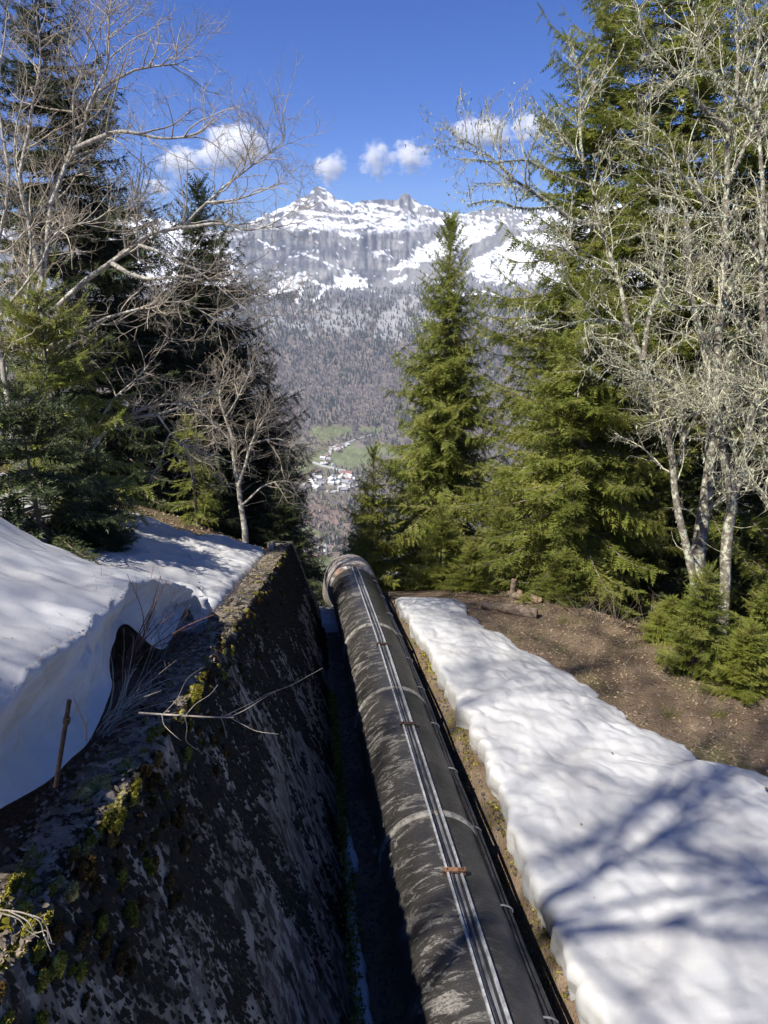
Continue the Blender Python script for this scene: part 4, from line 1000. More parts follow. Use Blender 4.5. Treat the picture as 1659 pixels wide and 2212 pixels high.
def conifer(meshes, base, s, rot, name, label, cat='tree', group=None, mat=None):
    o = empty(name, base, label, cat, group); o.scale = tuple(s) if np.ndim(s) else (s,) * 3; o.rotation_euler = (0, 0, rot)
    link('trunk', meshes[0], o); c = link('crown', meshes[1], o)
    if mat:
        c.material_slots[0].link = 'OBJECT'; c.material_slots[0].material = M[mat]
    return o
def tipped(U, V, Y):
    """base point, height and distance scale of a tree whose tip shows at U, V and which stands at y = Y"""
    p = PY(U, V, Y); z = float(groundZ(p[0], p[1])); return np.array([p[0], p[1], z - .05]), p[2] - z
def wpx(n, Y): return n / KPX * Y * 1.04
def plant(U, V, Y, half, seed, name, label, needle='needle', **kw):
    b, H = tipped(U, V, Y); m = conifer_meshes(seed, H, wpx(half, Y), needle=needle, **kw); return conifer(m, b, 1, 0, name, label)
# centre
plant(970, 462, 27, 206, 11, 'spruce_tree', 'tall slender sunlit spruce standing alone at the centre beyond the pipe end', clear=.05, step=.32, nb=9, tl=.52, spacing=.11, hang=1.0, power=.86, low_el=-14, top_el=25)
plant(802, 968, 25, 92, 12, 'spruce_tree', 'shorter sunlit spruce at the left foot of the tall centre spruce', needle='needle_young', clear=.04, step=.30, nb=6, tl=.34, spacing=.085, hang=.6)  # brighter needle colour puts the missing sunlight into this tree
plant(955, 1100, 20.3, 92, 14, 'young_spruce', 'bright yellow green young spruce at the far edge of the right snow sheet', needle='needle_young', clear=.02, step=.22, nb=6, tl=.30, spacing=.075, hang=.1, top_el=55, low_el=12)
plant(1090, 1075, 21, 105, 15, 'young_spruce', 'green young spruce between the centre spruce and the big right spruce', clear=.02, step=.24, nb=6, tl=.30, spacing=.08, hang=.3)
# right
plant(1300, 560, 19.5, 250, 16, 'spruce_tree', 'broad sunlit spruce with sweeping boughs right of the centre gap', clear=.07, step=.34, nb=7, tl=.48, spacing=.085, hang=.55, power=.80, low_el=-14, top_el=22)
b_, H_ = tipped(1345, -150, 25)
big = conifer_meshes(17, H_, wpx(320, 25), clear=.08, step=.46, nb=7, tl=.54, spacing=.15, hang=.6, power=.6, top_el=30)
conifer(big, b_, (.92, .92, 1), 0, 'spruce_tree', 'tallest spruce behind the lichened bare trees on the right')
b2, H2 = tipped(1575, -420, 23.5)
conifer(big, b2, (1.15, 1.15, H2 / H_), 2.2, 'spruce_tree', 'big spruce filling the upper right corner behind bare branches')
b2, H2 = tipped(1700, -150, 21)
conifer(big, b2, (.95, .95, H2 / H_), 4.0, 'spruce_tree', 'big spruce at the right frame edge behind bare branches')
dark = conifer_meshes(19, 15, 2.6, needle='needle_shaded', clear=.05, step=.45, nb=6, tl=.5, spacing=.12)  # the wood's gloom is painted in through the darkened needle colour
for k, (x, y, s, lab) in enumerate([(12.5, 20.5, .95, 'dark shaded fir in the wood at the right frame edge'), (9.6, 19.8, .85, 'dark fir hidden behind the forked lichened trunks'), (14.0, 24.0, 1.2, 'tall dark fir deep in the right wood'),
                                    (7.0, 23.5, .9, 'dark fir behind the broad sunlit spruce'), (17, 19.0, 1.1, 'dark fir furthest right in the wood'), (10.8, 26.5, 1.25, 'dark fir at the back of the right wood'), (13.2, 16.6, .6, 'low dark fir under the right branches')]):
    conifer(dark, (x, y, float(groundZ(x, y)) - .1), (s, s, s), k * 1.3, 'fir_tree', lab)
yng = conifer_meshes(20, 3.0, .95, needle='needle_young', clear=.02, step=.16, nb=6, tl=.26, spacing=.06, hang=.12, top_el=55, low_el=8)
def sap(U, V, t, h, w, rot, lab, mat=None, name='young_spruce'):
    p = P(U, V, t); z = float(groundZ(p[0], p[1])); return conifer(yng, (p[0], p[1], z - .04), (w / .95, w / .95, h / 3.0), rot, name, lab, 'tree', None, mat)
sap(1500, 1420, 14.2, 2.3, .75, .4, 'yellow green young spruce in front of the lichened trunk at the verge', 'needle')
sap(1610, 1440, 13.2, 1.5, .65, 1.4, 'low young spruce at the right frame edge beside the brown verge')
sap(1655, 1400, 15.2, 2.6, .8, 2.4, 'taller young spruce at the right frame edge behind the low one', 'needle')
sap(1440, 1370, 16.0, 1.2, .6, 3.3, 'small young spruce at the shady edge of the brown verge')
sap(1215, 1275, 19.0, 1.6, .7, 4.4, 'small young spruce beside the scattered wood chunks', 'needle')
sap(1015, 1235, 20.6, 1.5, .75, 5.1, 'second small yellow green spruce right of the first at the snow edge')
b2, H2 = tipped(772, 1085, 31)
conifer(dark, b2, (.72, .72, H2 / 15), 1.0, 'spruce_tree', 'small dark shaded spruce just behind the far pipe bend')
# left
b_, H_ = tipped(60, -120, 21)
lf = conifer_meshes(21, H_, wpx(290, 21), needle='needle_shaded', clear=.06, step=.44, nb=7, tl=.48, spacing=.11, power=.68, hang=.4, top_el=22)
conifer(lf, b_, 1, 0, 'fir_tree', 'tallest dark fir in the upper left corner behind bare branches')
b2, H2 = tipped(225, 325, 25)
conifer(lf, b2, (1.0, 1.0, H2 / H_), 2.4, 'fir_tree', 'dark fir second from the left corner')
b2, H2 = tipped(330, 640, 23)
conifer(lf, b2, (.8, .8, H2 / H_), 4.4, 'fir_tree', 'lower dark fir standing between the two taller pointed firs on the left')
plant(425, 385, 26, 240, 23, 'fir_tree', 'dark pointed fir at the right end of the left trees', 'needle_shaded', clear=.04, step=.40, nb=11, tl=.58, spacing=.115, power=.80, hang=.5, top_el=15)
b2, H2 = tipped(560, 790, 25)
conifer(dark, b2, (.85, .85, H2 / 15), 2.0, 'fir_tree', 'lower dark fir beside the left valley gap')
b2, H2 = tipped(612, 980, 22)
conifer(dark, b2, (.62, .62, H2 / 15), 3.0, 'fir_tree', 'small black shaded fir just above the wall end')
plant(75, 610, 13.5, 210, 26, 'young_fir', 'green young fir wrapped around the pale left trunk', 'needle', clear=.10, step=.34, nb=5, tl=.36, spacing=.09, hang=.1, power=.55, gap=.0)
plant(30, 830, 10.6, 220, 27, 'young_fir', 'shady green young fir low at the left frame edge above the drift', 'needle_shaded', clear=.03, step=.26, nb=6, tl=.32, spacing=.075, hang=.2, power=.55)
plant(175, 930, 11.8, 105, 28, 'young_fir', 'small green fir leaning over the left snow', 'needle_shaded', clear=.03, step=.24, nb=6, tl=.30, spacing=.075, hang=.15, power=.6)
plant(405, 900, 17.5, 75, 29, 'young_spruce', 'thin yellow green young spruce among brown brush on the left', 'needle', clear=.05, step=.30, nb=5, tl=.30, spacing=.10, hang=.15, power=.6, gap=.25)
sap(235, 1190, 12.3, 1.15, .42, 2.2, 'tiny dark sapling standing in the left snow', 'needle_shaded', 'fir_sapling')
sap(165, 1180, 12.0, .9, .6, .2, 'low dark sapling at the left snow margin', 'needle_shaded', 'fir_sapling')

# ------------------------------------------------------------------ bare trees and brush
def children(Pp, Rp, n_per_m, lmin, lmax, K, r, ang=(30, 65), rf=.55, trop=(0, 0, .12), wig=.18, smin=.12, taper=.35, rmin=.0025):
    """side shoots off the parent curves Pp (N,K0,3)"""
    seg = np.linalg.norm(np.diff(Pp, axis=1), axis=2).sum(1); cnt = r.poisson(np.maximum(.01, seg * n_per_m)); idx = np.repeat(np.arange(len(Pp)), cnt); n = len(idx)
    if n == 0: return None
    K0 = Pp.shape[1]; s = smin + (1 - smin) * r.uniform(0, 1, n) ** .9; x = s * (K0 - 1); i = np.clip(x.astype(int), 0, K0 - 2); g = (x - i)[:, None]
    st = Pp[idx, i] * (1 - g) + Pp[idx, i + 1] * g; tg = norm(Pp[idx, i + 1] - Pp[idx, i]); rp = Rp[idx, i]
    ax = norm(np.cross(tg, r.normal(size=(n, 3)))); a = np.radians(r.uniform(ang[0], ang[1], n))[:, None]
    d = tg * np.cos(a) + ax * np.sin(a)
    L = r.uniform(lmin, lmax, n) * (1 - .45 * s) ; r0 = np.clip(np.minimum(rp * .75, L * .011 * rf / .55), rmin, None)
    pts = [st]; step = (L / (K - 1))[:, None]; bend = r.normal(0, 1, (n, 3)) * wig * .5
    for k in range(K - 1):
        d = norm(d + bend + r.normal(0, wig, (n, 3)) + np.asarray(trop)); pts.append(pts[-1] + d * step)
    return np.stack(pts, 1), r0[:, None] * np.linspace(1, taper, K)[None]
def bare_tree(name, label, limbs, seed, bark, twig, dens=(1.6, 2.6, 4.2), lens=((1.0, 2.6), (.45, 1.2), (.18, .5)), trop=(0, 0, .08), lichen=0, wig=.16, cat='tree', group=None, buds=0):
    """limbs: list of (points, r0, r1); the first is the trunk"""
    dens = (dens[0] * 1.4, dens[1] * 1.5, dens[2] * 1.55)
    r = np.random.default_rng(seed); base = np.asarray(limbs[0][0][0], float); o = empty(name, base, label, cat, group)
    K0 = 26; allP = []; allR = []
    for j, (pts, r0, r1) in enumerate(limbs):
        c = resample(pts, K0) - base; l = np.linalg.norm(np.diff(c, axis=0), axis=1).sum(); u = np.linspace(0, 1, K0)
        wob = np.stack([fbm(u * l * .8, u * 0 + a * 9 + j * 3, seed + a, 3) for a in range(3)], -1) * .10 * min(1.0, l / 3) * np.sin(np.minimum(u * 6, pi / 2))[:, None]
        c = c + wob; R = r0 + (r1 - r0) * u; R = R * (1 + .14 * fbm(u * l * 3, u * 0 + j, seed + 9, 2)); 
        mb = MB(); v, q = tubes(c[None], R[None], 10 if r0 > .05 else 7, 5 + j); mb.add(v, q); mb.obj('trunk' if j == 0 else 'limb', M[bark], o); allP.append(c); allR.append(R)
    Pp = np.array(allP); Rp = np.array(allR); tw = MB(); tf = MB(); L1 = children(Pp, Rp, dens[0], *lens[0], 8, r, rf=.62, trop=trop, wig=wig, smin=.22, rmin=.006)
    gens = [L1]
    if L1: v, q = tubes(L1[0], L1[1], 5, seed); tw.add(v, q)
    cur = L1
    for lv in (1, 2):
        if cur is None: break
        cur = children(cur[0], cur[1], dens[lv], *lens[lv], 6 if lv == 1 else 4, r, rf=.5, trop=trop, wig=wig * 1.15, rmin=.0046 if lv == 1 else .0036)
        if cur is None: break
        v, q = tubes(cur[0], cur[1], 4 if lv == 1 else 3, seed + lv); (tw if lv == 1 else tf).add(v, q); gens.append(cur)
    # shoots straight off trunk and limbs too
    ep = children(Pp, Rp, dens[1] * .5, .25, .9, 6, r, ang=(40, 85), rf=.5, trop=trop, wig=wig * 1.2, rmin=.003)
    if ep: v, q = tubes(ep[0], ep[1], 3, seed + 5); tw.add(v, q)
    tag(tw.obj('twigs', M[twig], o), kind='stuff')
    if tf.n: tag(tf.obj('fine_twigs', M['twig_fine'], o), kind='stuff')
    if lichen:
        src = [(Pp, Rp, .40)] + [(g[0], g[1], .60 / max(1, len(gens))) for g in gens if g is not None]; lm = MB()
        for Pq, Rq, sh in src:
            n = int(lichen * sh); i = r.integers(0, len(Pq), n); k = r.uniform(0, Pq.shape[1] - 1.001, n); k0 = k.astype(int); g = (k - k0)[:, None]
            p = Pq[i, k0] * (1 - g) + Pq[i, k0 + 1] * g; rad = Rq[i, k0][:, None]; dirn = norm(r.normal(size=(n, 3))); p = p + dirn * rad * .9
            t = p + dirn * r.uniform(.005, .03, (n, 1)) + np.array([0, 0, -1]) * r.uniform(.01, .10, (n, 1)) ** 1.2; s = norm(np.cross(dirn, r.normal(size=(n, 3)))) * r.uniform(.006, .02, (n, 1))
            lm.add(np.stack([p - s, p + s, t + s * .5, t - s * .3], 1).reshape(-1, 3), np.arange(n * 4).reshape(-1, 4))
        tag(lm.obj('lichen', M['lichen'], o, False), 'grey green beard lichen tufts', None, None, 'stuff')
    return o
def path(pts, t):
    """limb through sheet points, t a depth or a pair of depths"""
    t = np.broadcast_to(t, (2,)) if np.ndim(t) == 0 or len(t) == 2 else np.asarray(t)
    tt = np.interp(np.linspace(0, 1, len(pts)), np.linspace(0, 1, len(t)), t); return [P(u, v, d) for (u, v), d in zip(pts, tt)]
bare_tree('bare_tree', 'large pale barked leafless tree with long crooked limbs on the left', [
    (path([(150, 1120), (128, 960), (107, 837), (90, 650), (100, 550), (115, 425), (135, 370), (152, 335), (175, 288), (187, 240), (207, 208), (250, 175), (292, 150), (340, 140), (392, 143), (420, 158)], (14.4, 13.2)), .098, .010),
    (path([(120, 668), (185, 605), (235, 570), (280, 540), (325, 515), (390, 493), (440, 440), (482, 402), (540, 360), (580, 330), (612, 296)], (14.0, 12.4)), .056, .006),
    (path([(160, 322), (215, 300), (270, 287), (350, 300), (420, 285), (465, 250)], (13.3, 12.6)), .05, .006),
    (path([(240, 568), (285, 595), (340, 604), (420, 592), (500, 560)], (13.6, 12.6)), .05, .006),
    (path([(300, 530), (380, 560), (450, 600), (520, 655), (560, 690)], (13.4, 12.5)), .035, .005),
    (path([(395, 492), (470, 488), (545, 500), (600, 480), (640, 450)], (13.0, 12.2)), .035, .005),
    (path([(95, 620), (60, 500), (40, 380), (70, 250), (90, 130), (80, 40)], (14.0, 13.0)), .06, .008),
    (path([(110, 440), (150, 330), (160, 220), (200, 100), (230, 20)], (13.6, 13.4)), .04, .006),
    (path([(185, 245), (230, 150), (235, 60), (225, -20)], (13.3, 13.0)), .03, .005),
    (path([(100, 760), (200, 700), (300, 665), (390, 650), (480, 690)], (13.9, 12.8)), .04, .006),
    (path([(108, 840), (60, 760), (10, 700), (-60, 600)], (14.0, 13.6)), .04, .01),
    (path([(445, 438), (520, 430), (590, 405), (620, 400)], (12.9, 12.3)), .022, .004)],
    31, 'bark_grey', 'twig', dens=(3.0, 3.4, 4.6), lens=((.8, 2.2), (.4, 1.1), (.15, .45)), trop=(.04, 0, .05))
bare_tree('bare_tree', 'thin grey leafless tree with several straight stems at the left frame edge', [
    (path([(30, 1000), (20, 880), (0, 770), (-20, 600), (10, 420), (0, 200), (20, 20)], (13.0, 12.4)), .06, .01),
    (path([(10, 820), (60, 640), (60, 480), (30, 330), (60, 180)], (13.0, 12.4)), .035, .006),
    (path([(300, 560), (298, 470), (303, 400), (306, 330), (310, 262)], (15.0, 15.0)), .022, .005),
    (path([(-10, 700), (70, 590), (130, 500), (210, 470), (260, 430)], (13, 12)), .03, .005)],
    32, 'bark_grey', 'twig', dens=(3.2, 3.6, 4.4), lens=((.6, 1.8), (.4, 1.0), (.15, .4)))
bare_tree('bare_tree', 'small forked leafless tree at the edge of the left snow by the wall end', [
    (path([(530, 1172), (522, 1087), (511, 1017), (503, 947), (490, 905), (478, 860), (485, 800)], (18.6, 18.2)), .085, .01),
    (path([(516, 1050), (528, 1005), (540, 960), (570, 900), (590, 850)], (18.5, 18.0)), .05, .008),
    (path([(505, 960), (460, 915), (430, 890), (400, 880)], (18.3, 17.6)), .035, .006),
    (path([(524, 1090), (570, 1050), (620, 1040), (660, 1060)], (18.5, 17.9)), .03, .005),
    (path([(540, 960), (600, 950), (640, 960), (690, 950)], (18.2, 17.6)), .028, .005),
    (path([(488, 900), (520, 850), (545, 800), (560, 770)], (18.2, 17.8)), .03, .005)],
    33, 'bark_grey', 'twig', dens=(4.2, 4.6, 5.0), lens=((.6, 1.7), (.35, .9), (.15, .4)), trop=(0, 0, .03))
bare_tree('bare_tree', 'pale dead branch work stretching right below the large left tree', [
    (path([(170, 1000), (230, 930), (270, 905), (340, 895), (400, 880), (450, 850), (500, 810)], (14.6, 15.6)), .055, .008),
    (path([(230, 930), (300, 885), (370, 870), (430, 890), (470, 930)], (14.8, 15.0)), .03, .005),
    (path([(340, 895), (380, 950), (420, 970), (500, 1000)], (15.0, 15.6)), .022, .004),
    (path([(200, 960), (240, 860), (330, 780), (360, 730)], (14.8, 14.6)), .03, .005)],
    34, 'bark_grey', 'twig', dens=(3.6, 4.0, 4.6), lens=((.5, 1.5), (.3, .9), (.12, .35)), trop=(0, 0, -.03))
bare_tree('bare_tree', 'leaning lichen covered tree whose long limb reaches left over the sky', [
    (path([(1512, 1330), (1499, 1252), (1484, 1177), (1469, 1112), (1459, 1037), (1449, 977), (1434, 907), (1419, 862), (1388, 775), (1359, 700), (1329, 600), (1299, 500), (1275, 392), (1254, 345), (1215, 300), (1179, 265), (1149, 215)], (15.6, 14.2)), .095, .009),
    (path([(1296, 490), (1240, 480), (1192, 447), (1124, 402), (1089, 372), (1044, 327), (994, 300)], (14.5, 13.6)), .055, .006),
    (path([(1275, 400), (1190, 375), (1130, 350), (1080, 345), (1010, 340)], (14.4, 13.4)), .035, .005),
    (path([(1260, 350), (1255, 270), (1257, 190), (1240, 110), (1225, 90)], (14.3, 14.2)), .03, .005),
    (path([(1192, 447), (1120, 445), (1060, 430), (1010, 440)], (14.0, 13.2)), .025, .004),
    (path([(1330, 605), (1260, 560), (1190, 530), (1130, 540)], (14.7, 13.8)), .03, .005),
    (path([(1445, 960), (1400, 905), (1380, 850), (1300, 820), (1260, 790)], (15.3, 14.0)), .03, .005),
    (path([(1360, 705), (1290, 690), (1230, 700), (1180, 690)], (14.8, 13.8)), .03, .005),
    (path([(1389, 778), (1400, 690), (1430, 600), (1440, 500), (1420, 400)], (14.9, 14.4)), .06, .01)],
    35, 'bark_lichen', 'twig_lichen', dens=(2.8, 3.2, 4.4), lens=((.7, 2.0), (.35, 1.0), (.15, .42)), lichen=9000)
bare_tree('bare_tree', 'thick forked lichen covered trunk right of the leaning one', [
    (path([(1562, 1420), (1559, 1357), (1564, 1270), (1569, 1187), (1579, 1097), (1579, 1060), (1559, 972), (1545, 902), (1549, 787), (1550, 700), (1564, 560), (1570, 420), (1575, 300), (1590, 120), (1600, -60)], (16.2, 14.6)), .135, .025),
    (path([(1579, 1097), (1599, 1017), (1624, 907), (1649, 827), (1680, 700), (1720, 560)], (15.9, 15.0)), .085, .04),
    (path([(1575, 280), (1510, 225), (1470, 170), (1409, 100), (1380, 40)], (14.6, 13.6)), .06, .008),
    (path([(1565, 520), (1529, 440), (1484, 385), (1419, 325), (1370, 290)], (14.8, 13.6)), .06, .008),
    (path([(1548, 790), (1500, 700), (1470, 600), (1440, 540), (1380, 480)], (15.2, 13.8)), .05, .008),
    (path([(1556, 640), (1620, 540), (1670, 470)], (15, 14.2)), .05, .01),
    (path([(1550, 900), (1480, 860), (1420, 820), (1350, 800), (1310, 760)], (15.4, 13.6)), .045, .007),
    (path([(1600, 1015), (1560, 930), (1500, 880), (1450, 890)], (15.6, 14.2)), .04, .006),
    (path([(1570, 400), (1620, 280), (1650, 180), (1690, 60)], (14.7, 14.0)), .05, .01),
    (path([(1580, 240), (1530, 120), (1500, 20), (1490, -40)], (14.6, 13.8)), .04, .008),
    (path([(1620, 920), (1660, 820), (1700, 780)], (15.6, 14.6)), .04, .01),
    (path([(1545, 830), (1600, 720), (1640, 640), (1670, 600)], (15.3, 13.8)), .04, .007)],
    36, 'bark_lichen', 'twig_lichen', dens=(3.0, 3.3, 4.4), lens=((.7, 2.0), (.35, 1.05), (.15, .42)), lichen=12000)
bare_tree('bare_tree', 'stout grey trunk standing in shade between the lichened trees', [
    (path([(1505, 1330), (1512, 1160), (1530, 1020), (1535, 900), (1520, 760), (1490, 620), (1480, 450)], (17.6, 17.0)), .19, .05),
    (path([(1469, 1000), (1474, 947), (1466, 880), (1462, 830)], (15.6, 15.4)), .07, .05),
    (path([(1520, 760), (1570, 640), (1620, 560)], (17.2, 16.5)), .07, .02)], 37, 'bark_lichen', 'twig_lichen', dens=(2.2, 3.0, 3.8), lichen=3000)
bare_tree('bare_tree', 'leafless lichen covered tree cut by the right frame edge', [
    (path([(1720, 1420), (1700, 1150), (1690, 950), (1660, 760), (1640, 600), (1650, 400), (1630, 220), (1640, 60)], (13.6, 12.8)), .10, .02),
    (path([(1665, 780), (1600, 700), (1540, 660), (1480, 660), (1420, 640)], (13.2, 12.4)), .05, .006),
    (path([(1645, 560), (1590, 480), (1530, 460), (1470, 470)], (13.0, 12.2)), .045, .006),
    (path([(1690, 960), (1620, 860), (1580, 830), (1520, 830)], (13.4, 12.4)), .045, .006),
    (path([(1640, 260), (1580, 190), (1520, 150), (1450, 160)], (12.9, 12.2)), .04, .006),
    (path([(1700, 1150), (1640, 1060), (1600, 1000), (1590, 930)], (13.6, 12.8)), .03, .006)],
    38, 'bark_lichen', 'twig_lichen', dens=(2.8, 3.2, 4.4), lens=((.6, 1.8), (.35, 1.0), (.15, .4)), lichen=7000)
# trees up the slope behind the lens: only their shade reaches the picture
def shade_tree(x, y, h, seed, lab, lo=.35, hi=.85, q=1.0):
    z = float(groundZ(x, y)); b = np.array([x, y, z - .2]); r = np.random.default_rng(seed); L = [([b, b + [.2, .3, h * .4], b + [-.1, .2, h * .75], b + [.3, 0, h]], .10, .02)]
    for k in range(15):
        a = r.uniform(0, 6.28); zz = h * r.uniform(lo, hi); l = h * r.uniform(.22, .42) ; p = b + [0, .2, zz]; L.append(([p, p + [cos(a) * l * .5, sin(a) * l * .5, l * .35], p + [cos(a) * l, sin(a) * l, l * .6]], .05, .01))
    bare_tree('bare_tree', lab, L, seed, 'bark_grey', 'twig', dens=(1.8 * q, 2.1 * q, 1.7 * q), lens=((.9, 2.6), (.5, 1.4), (.25, .6)))
shade_tree(-8.8, -1.6, 16, 51, 'leafless tree on the bank left of the viewer, only its shadow in view', .5, .95, .72)
def far_shade():
    n0 = set(o.name for o in bpy.data.objects)
    shade_tree(-14, -4.5, 25, 53, 'tall leafless tree up the left bank, nearest of the row, out of frame', .66, .97)
    new = [o for o in bpy.data.objects if o.name not in n0]; root = [o for o in new if o.parent is None][0]; kids = [o for o in new if o.parent is root]
    for k, (x, y, rz, sc, lab) in enumerate([(-16.5, -1.2, 3.6, 1.05, 'tall leafless tree up the left bank, second of the row, out of frame')]):
        c = root.copy(); COL.objects.link(c); c.location = (x, y, float(groundZ(x, y)) - .2); c.rotation_euler = (0, 0, rz); c.scale = (sc,) * 3; c['label'] = lab
        for q in kids: d = q.copy(); COL.objects.link(d); d.parent = c
far_shade()

def brush(name, label, roots, seed, mat, n, L, lean, spread=.45, r0=.006, dens=(5, 6), cat='shrub'):
    """a bundle of thin stems rising from the points in roots"""
    r = np.random.default_rng(seed); roots = np.asarray(roots, float); base = roots.mean(0); o = empty(name, base, label, cat); k = r.integers(0, len(roots), n); st = roots[k] - base + r.normal(0, .04, (n, 3)) * [1, 1, .2]
    d = norm(np.asarray(lean) + r.normal(0, spread, (n, 3))); pts = [st]; Ls = r.uniform(.5, 1.1, n) * L; K = 9; bend = r.normal(0, .05, (n, 3))
    for i in range(K - 1): d = norm(d + bend + r.normal(0, .05, (n, 3)) + [0, 0, -.02]); pts.append(pts[-1] + d * (Ls / (K - 1))[:, None])
    Pp = np.stack(pts, 1); Rp = np.broadcast_to(np.linspace(r0, r0 * .3, K), (n, K)) * r.uniform(.6, 1.3, (n, 1)); 
    if n <= 40:
        for j in range(n): v, q = tubes(Pp[j:j + 1], Rp[j:j + 1], 5, seed + j); MB().add(v, q).obj('stem', M[mat], o)
    else:
        mb = MB(); v, q = tubes(Pp, Rp, 5, seed); mb.add(v, q); tag(mb.obj('stems', M[mat], o), kind='stuff')
    tw = MB(); c = children(Pp, Rp, dens[0], .1 * L, .35 * L, 5, r, ang=(20, 50), rf=.5, wig=.10, rmin=r0 * .25, smin=.3)
    if c:
        v, q = tubes(c[0], c[1], 3, seed); tw.add(v, q)
        c2 = children(c[0], c[1], dens[1], .05 * L, .15 * L, 4, r, rf=.4, wig=.12, rmin=r0 * .2)
        if c2: v, q = tubes(c2[0], c2[1], 3, seed); tw.add(v, q)
        tag(tw.obj('twigs', M[mat], o), kind='stuff')
    return o
def crest_pt(U, V, dz=0): return hit(U, V, lambda x, y: crestZ(y) + dz, 1.5, 20)
brush('bare_shrub', 'bundle of thin dark red twigs fanning up behind the wall top', [crest_pt(270, 1440), crest_pt(290, 1420), crest_pt(255, 1465)], 61, 'twig_red', 22, 1.15, (.55, .25, .75), .22, .007, (2.2, 2))
brush('bare_shrub', 'pale dry stalks lying along the wall top below the red twigs', [crest_pt(215, 1590), crest_pt(260, 1530), crest_pt(235, 1560)], 62, 'twig', 34, .75, (.35, .8, .30), .30, .005, (2.5, 2))
brush('bare_shrub', 'tangle of dry brown stems between the drift and the wall', [crest_pt(300, 1480), crest_pt(340, 1430), crest_pt(380, 1390), crest_pt(330, 1400)], 63, 'twig_dark', 60, .65, (.2, .5, .45), .5, .005, (3, 2))
gl = [hit(u, v, lambda x, y: groundZ(x, y), 6, 30) for u, v in [(420, 1120), (450, 1110), (480, 1130), (390, 1090), (350, 1060)]]
brush('brush_pile', 'tangle of bleached brown brush above the left snow', gl, 64, 'twig', 150, 1.5, (.1, -.1, .35), .7, .009, (3, 2))
gl = [hit(u, v, lambda x, y: groundZ(x, y), 6, 30) for u, v in [(330, 1050), (300, 1020), (260, 1000), (360, 1080), (430, 1040)]]
brush('brush_pile', 'dark brown brush around the old root stump on the left', gl, 65, 'twig_dark', 160, 1.6, (.2, -.1, .3), .75, .010, (3, 2))
gr_ = [hit(u, v, lambda x, y: groundZ(x, y), 6, 40) for u, v in [(1100, 1270), (1140, 1280), (1180, 1285), (1060, 1262), (1230, 1300)]]
brush('dry_brush', 'dry pale weeds and sticks behind the broken logs', gr_, 66, 'twig', 90, .9, (0, -.1, .8), .45, .007, (2, 2))
brush('dry_brush', 'thin bare undergrowth in the dark under the right trees', [hit(u, v, lambda x, y: groundZ(x, y), 6, 40) for u, v in [(1290, 1345), (1330, 1350), (1400, 1370), (1250, 1330)]], 67, 'twig_dark', 60, 1.1, (0, -.1, .8), .5, .007, (2, 2))

def overhang_twig():
    o = empty('fallen_twig', (0, 0, 0), 'bleached twig sticking out from the wall top over the channel', 'twig')
    a = PX(340, 1543, -1.72); t0 = 4.85
    main = [P(300, 1540, 4.75), P(345, 1543, 4.8), P(400, 1546, 4.78), P(450, 1549, 4.75), P(505, 1550, 4.7)]
    rk = np.random.default_rng(3)
    def kink(k, p): return [np.asarray(q) + (rk.normal(0, .012, 3) if 0 < i < len(p) - 1 else 0) for i, q in enumerate(p)]
    mb = MB(); tube(mb, main, [.0075, .005], 7, 24); mb.obj('stem', M['twig'], o)
    subs = [[(495, 1550), (530, 1525), (590, 1495), (640, 1475), (697, 1443)], [(480, 1549), (545, 1510), (575, 1495), (605, 1490)], [(400, 1546), (425, 1520), (450, 1500), (470, 1480)], [(352, 1543), (375, 1510), (405, 1475), (440, 1440)],
            [(500, 1552), (530, 1570), (560, 1582), (602, 1586)], [(400, 1548), (402, 1575), (412, 1600), (425, 1620)], [(350, 1545), (362, 1570), (385, 1590), (392, 1600)], [(476, 1550), (482, 1570), (490, 1595)]]
    mb = MB()
    for k, s in enumerate(subs):
        mb = MB(); tube(mb, kink(k, path(s, (4.75, 4.75 + .25 * ((k % 3) - 1)))), [.0030, .0014], 5, 18); mb.obj('side_shoot', M['twig'], o)
overhang_twig()
def stake():
    o = empty('iron_stake', tuple(crest_pt(122, 1690)), 'dark rusty iron stake leaning between the snow drift and the wall', 'stake')
    b = np.array(o.location); a = P(120, 1700, 3.95) - b; c = P(136, 1600, 3.9) - b; d = P(150, 1512, 3.88) - b
    mb = MB(); tube(mb, [a, c, d], .0125, 8, 10); mb.obj('rod', M['iron'], o)
    mb = MB(); e = P(144, 1556, 3.885) - b; u = norm(d - a); tube(mb, [e - u * .018, e + u * .014], .019, 8); mb.obj('collar', M['iron'], o)
    o = empty('dry_twig', (0, 0, 0), 'thin dark dead stem beside the iron stake', 'twig'); mb = MB(); tube(mb, path([(186, 1600), (184, 1570), (172, 1540), (160, 1508)], (4.0, 4.0)), [.006, .003], 5, 14); tube(mb, path([(184, 1575), (190, 1555), (186, 1545)], (4.0, 4.0)), [.004, .002], 4, 8); mb.obj('stem', M['twig_dark'], o)
stake()
def pale_roots():
    o = empty('dry_rootlets', (0, 0, 0), 'pale wiry dead rootlets hanging over the wall edge at the left', 'roots'); mb = MB()
    for s in [[(0, 1965), (50, 1972), (85, 1990), (95, 2020), (110, 2055)], [(0, 1972), (40, 1985), (60, 2010), (85, 2025)], [(20, 1968), (60, 1990), (75, 2015), (100, 2010), (105, 2030)], [(60, 1975), (90, 1985), (100, 2000), (112, 2035)], [(95, 2020), (105, 2035), (118, 2040)]]:
        mb = MB(); tube(mb, path(s, (2.9, 2.95)), [.0035, .0018], 5, 18); mb.obj('strand', M['twig'], o)
pale_roots()
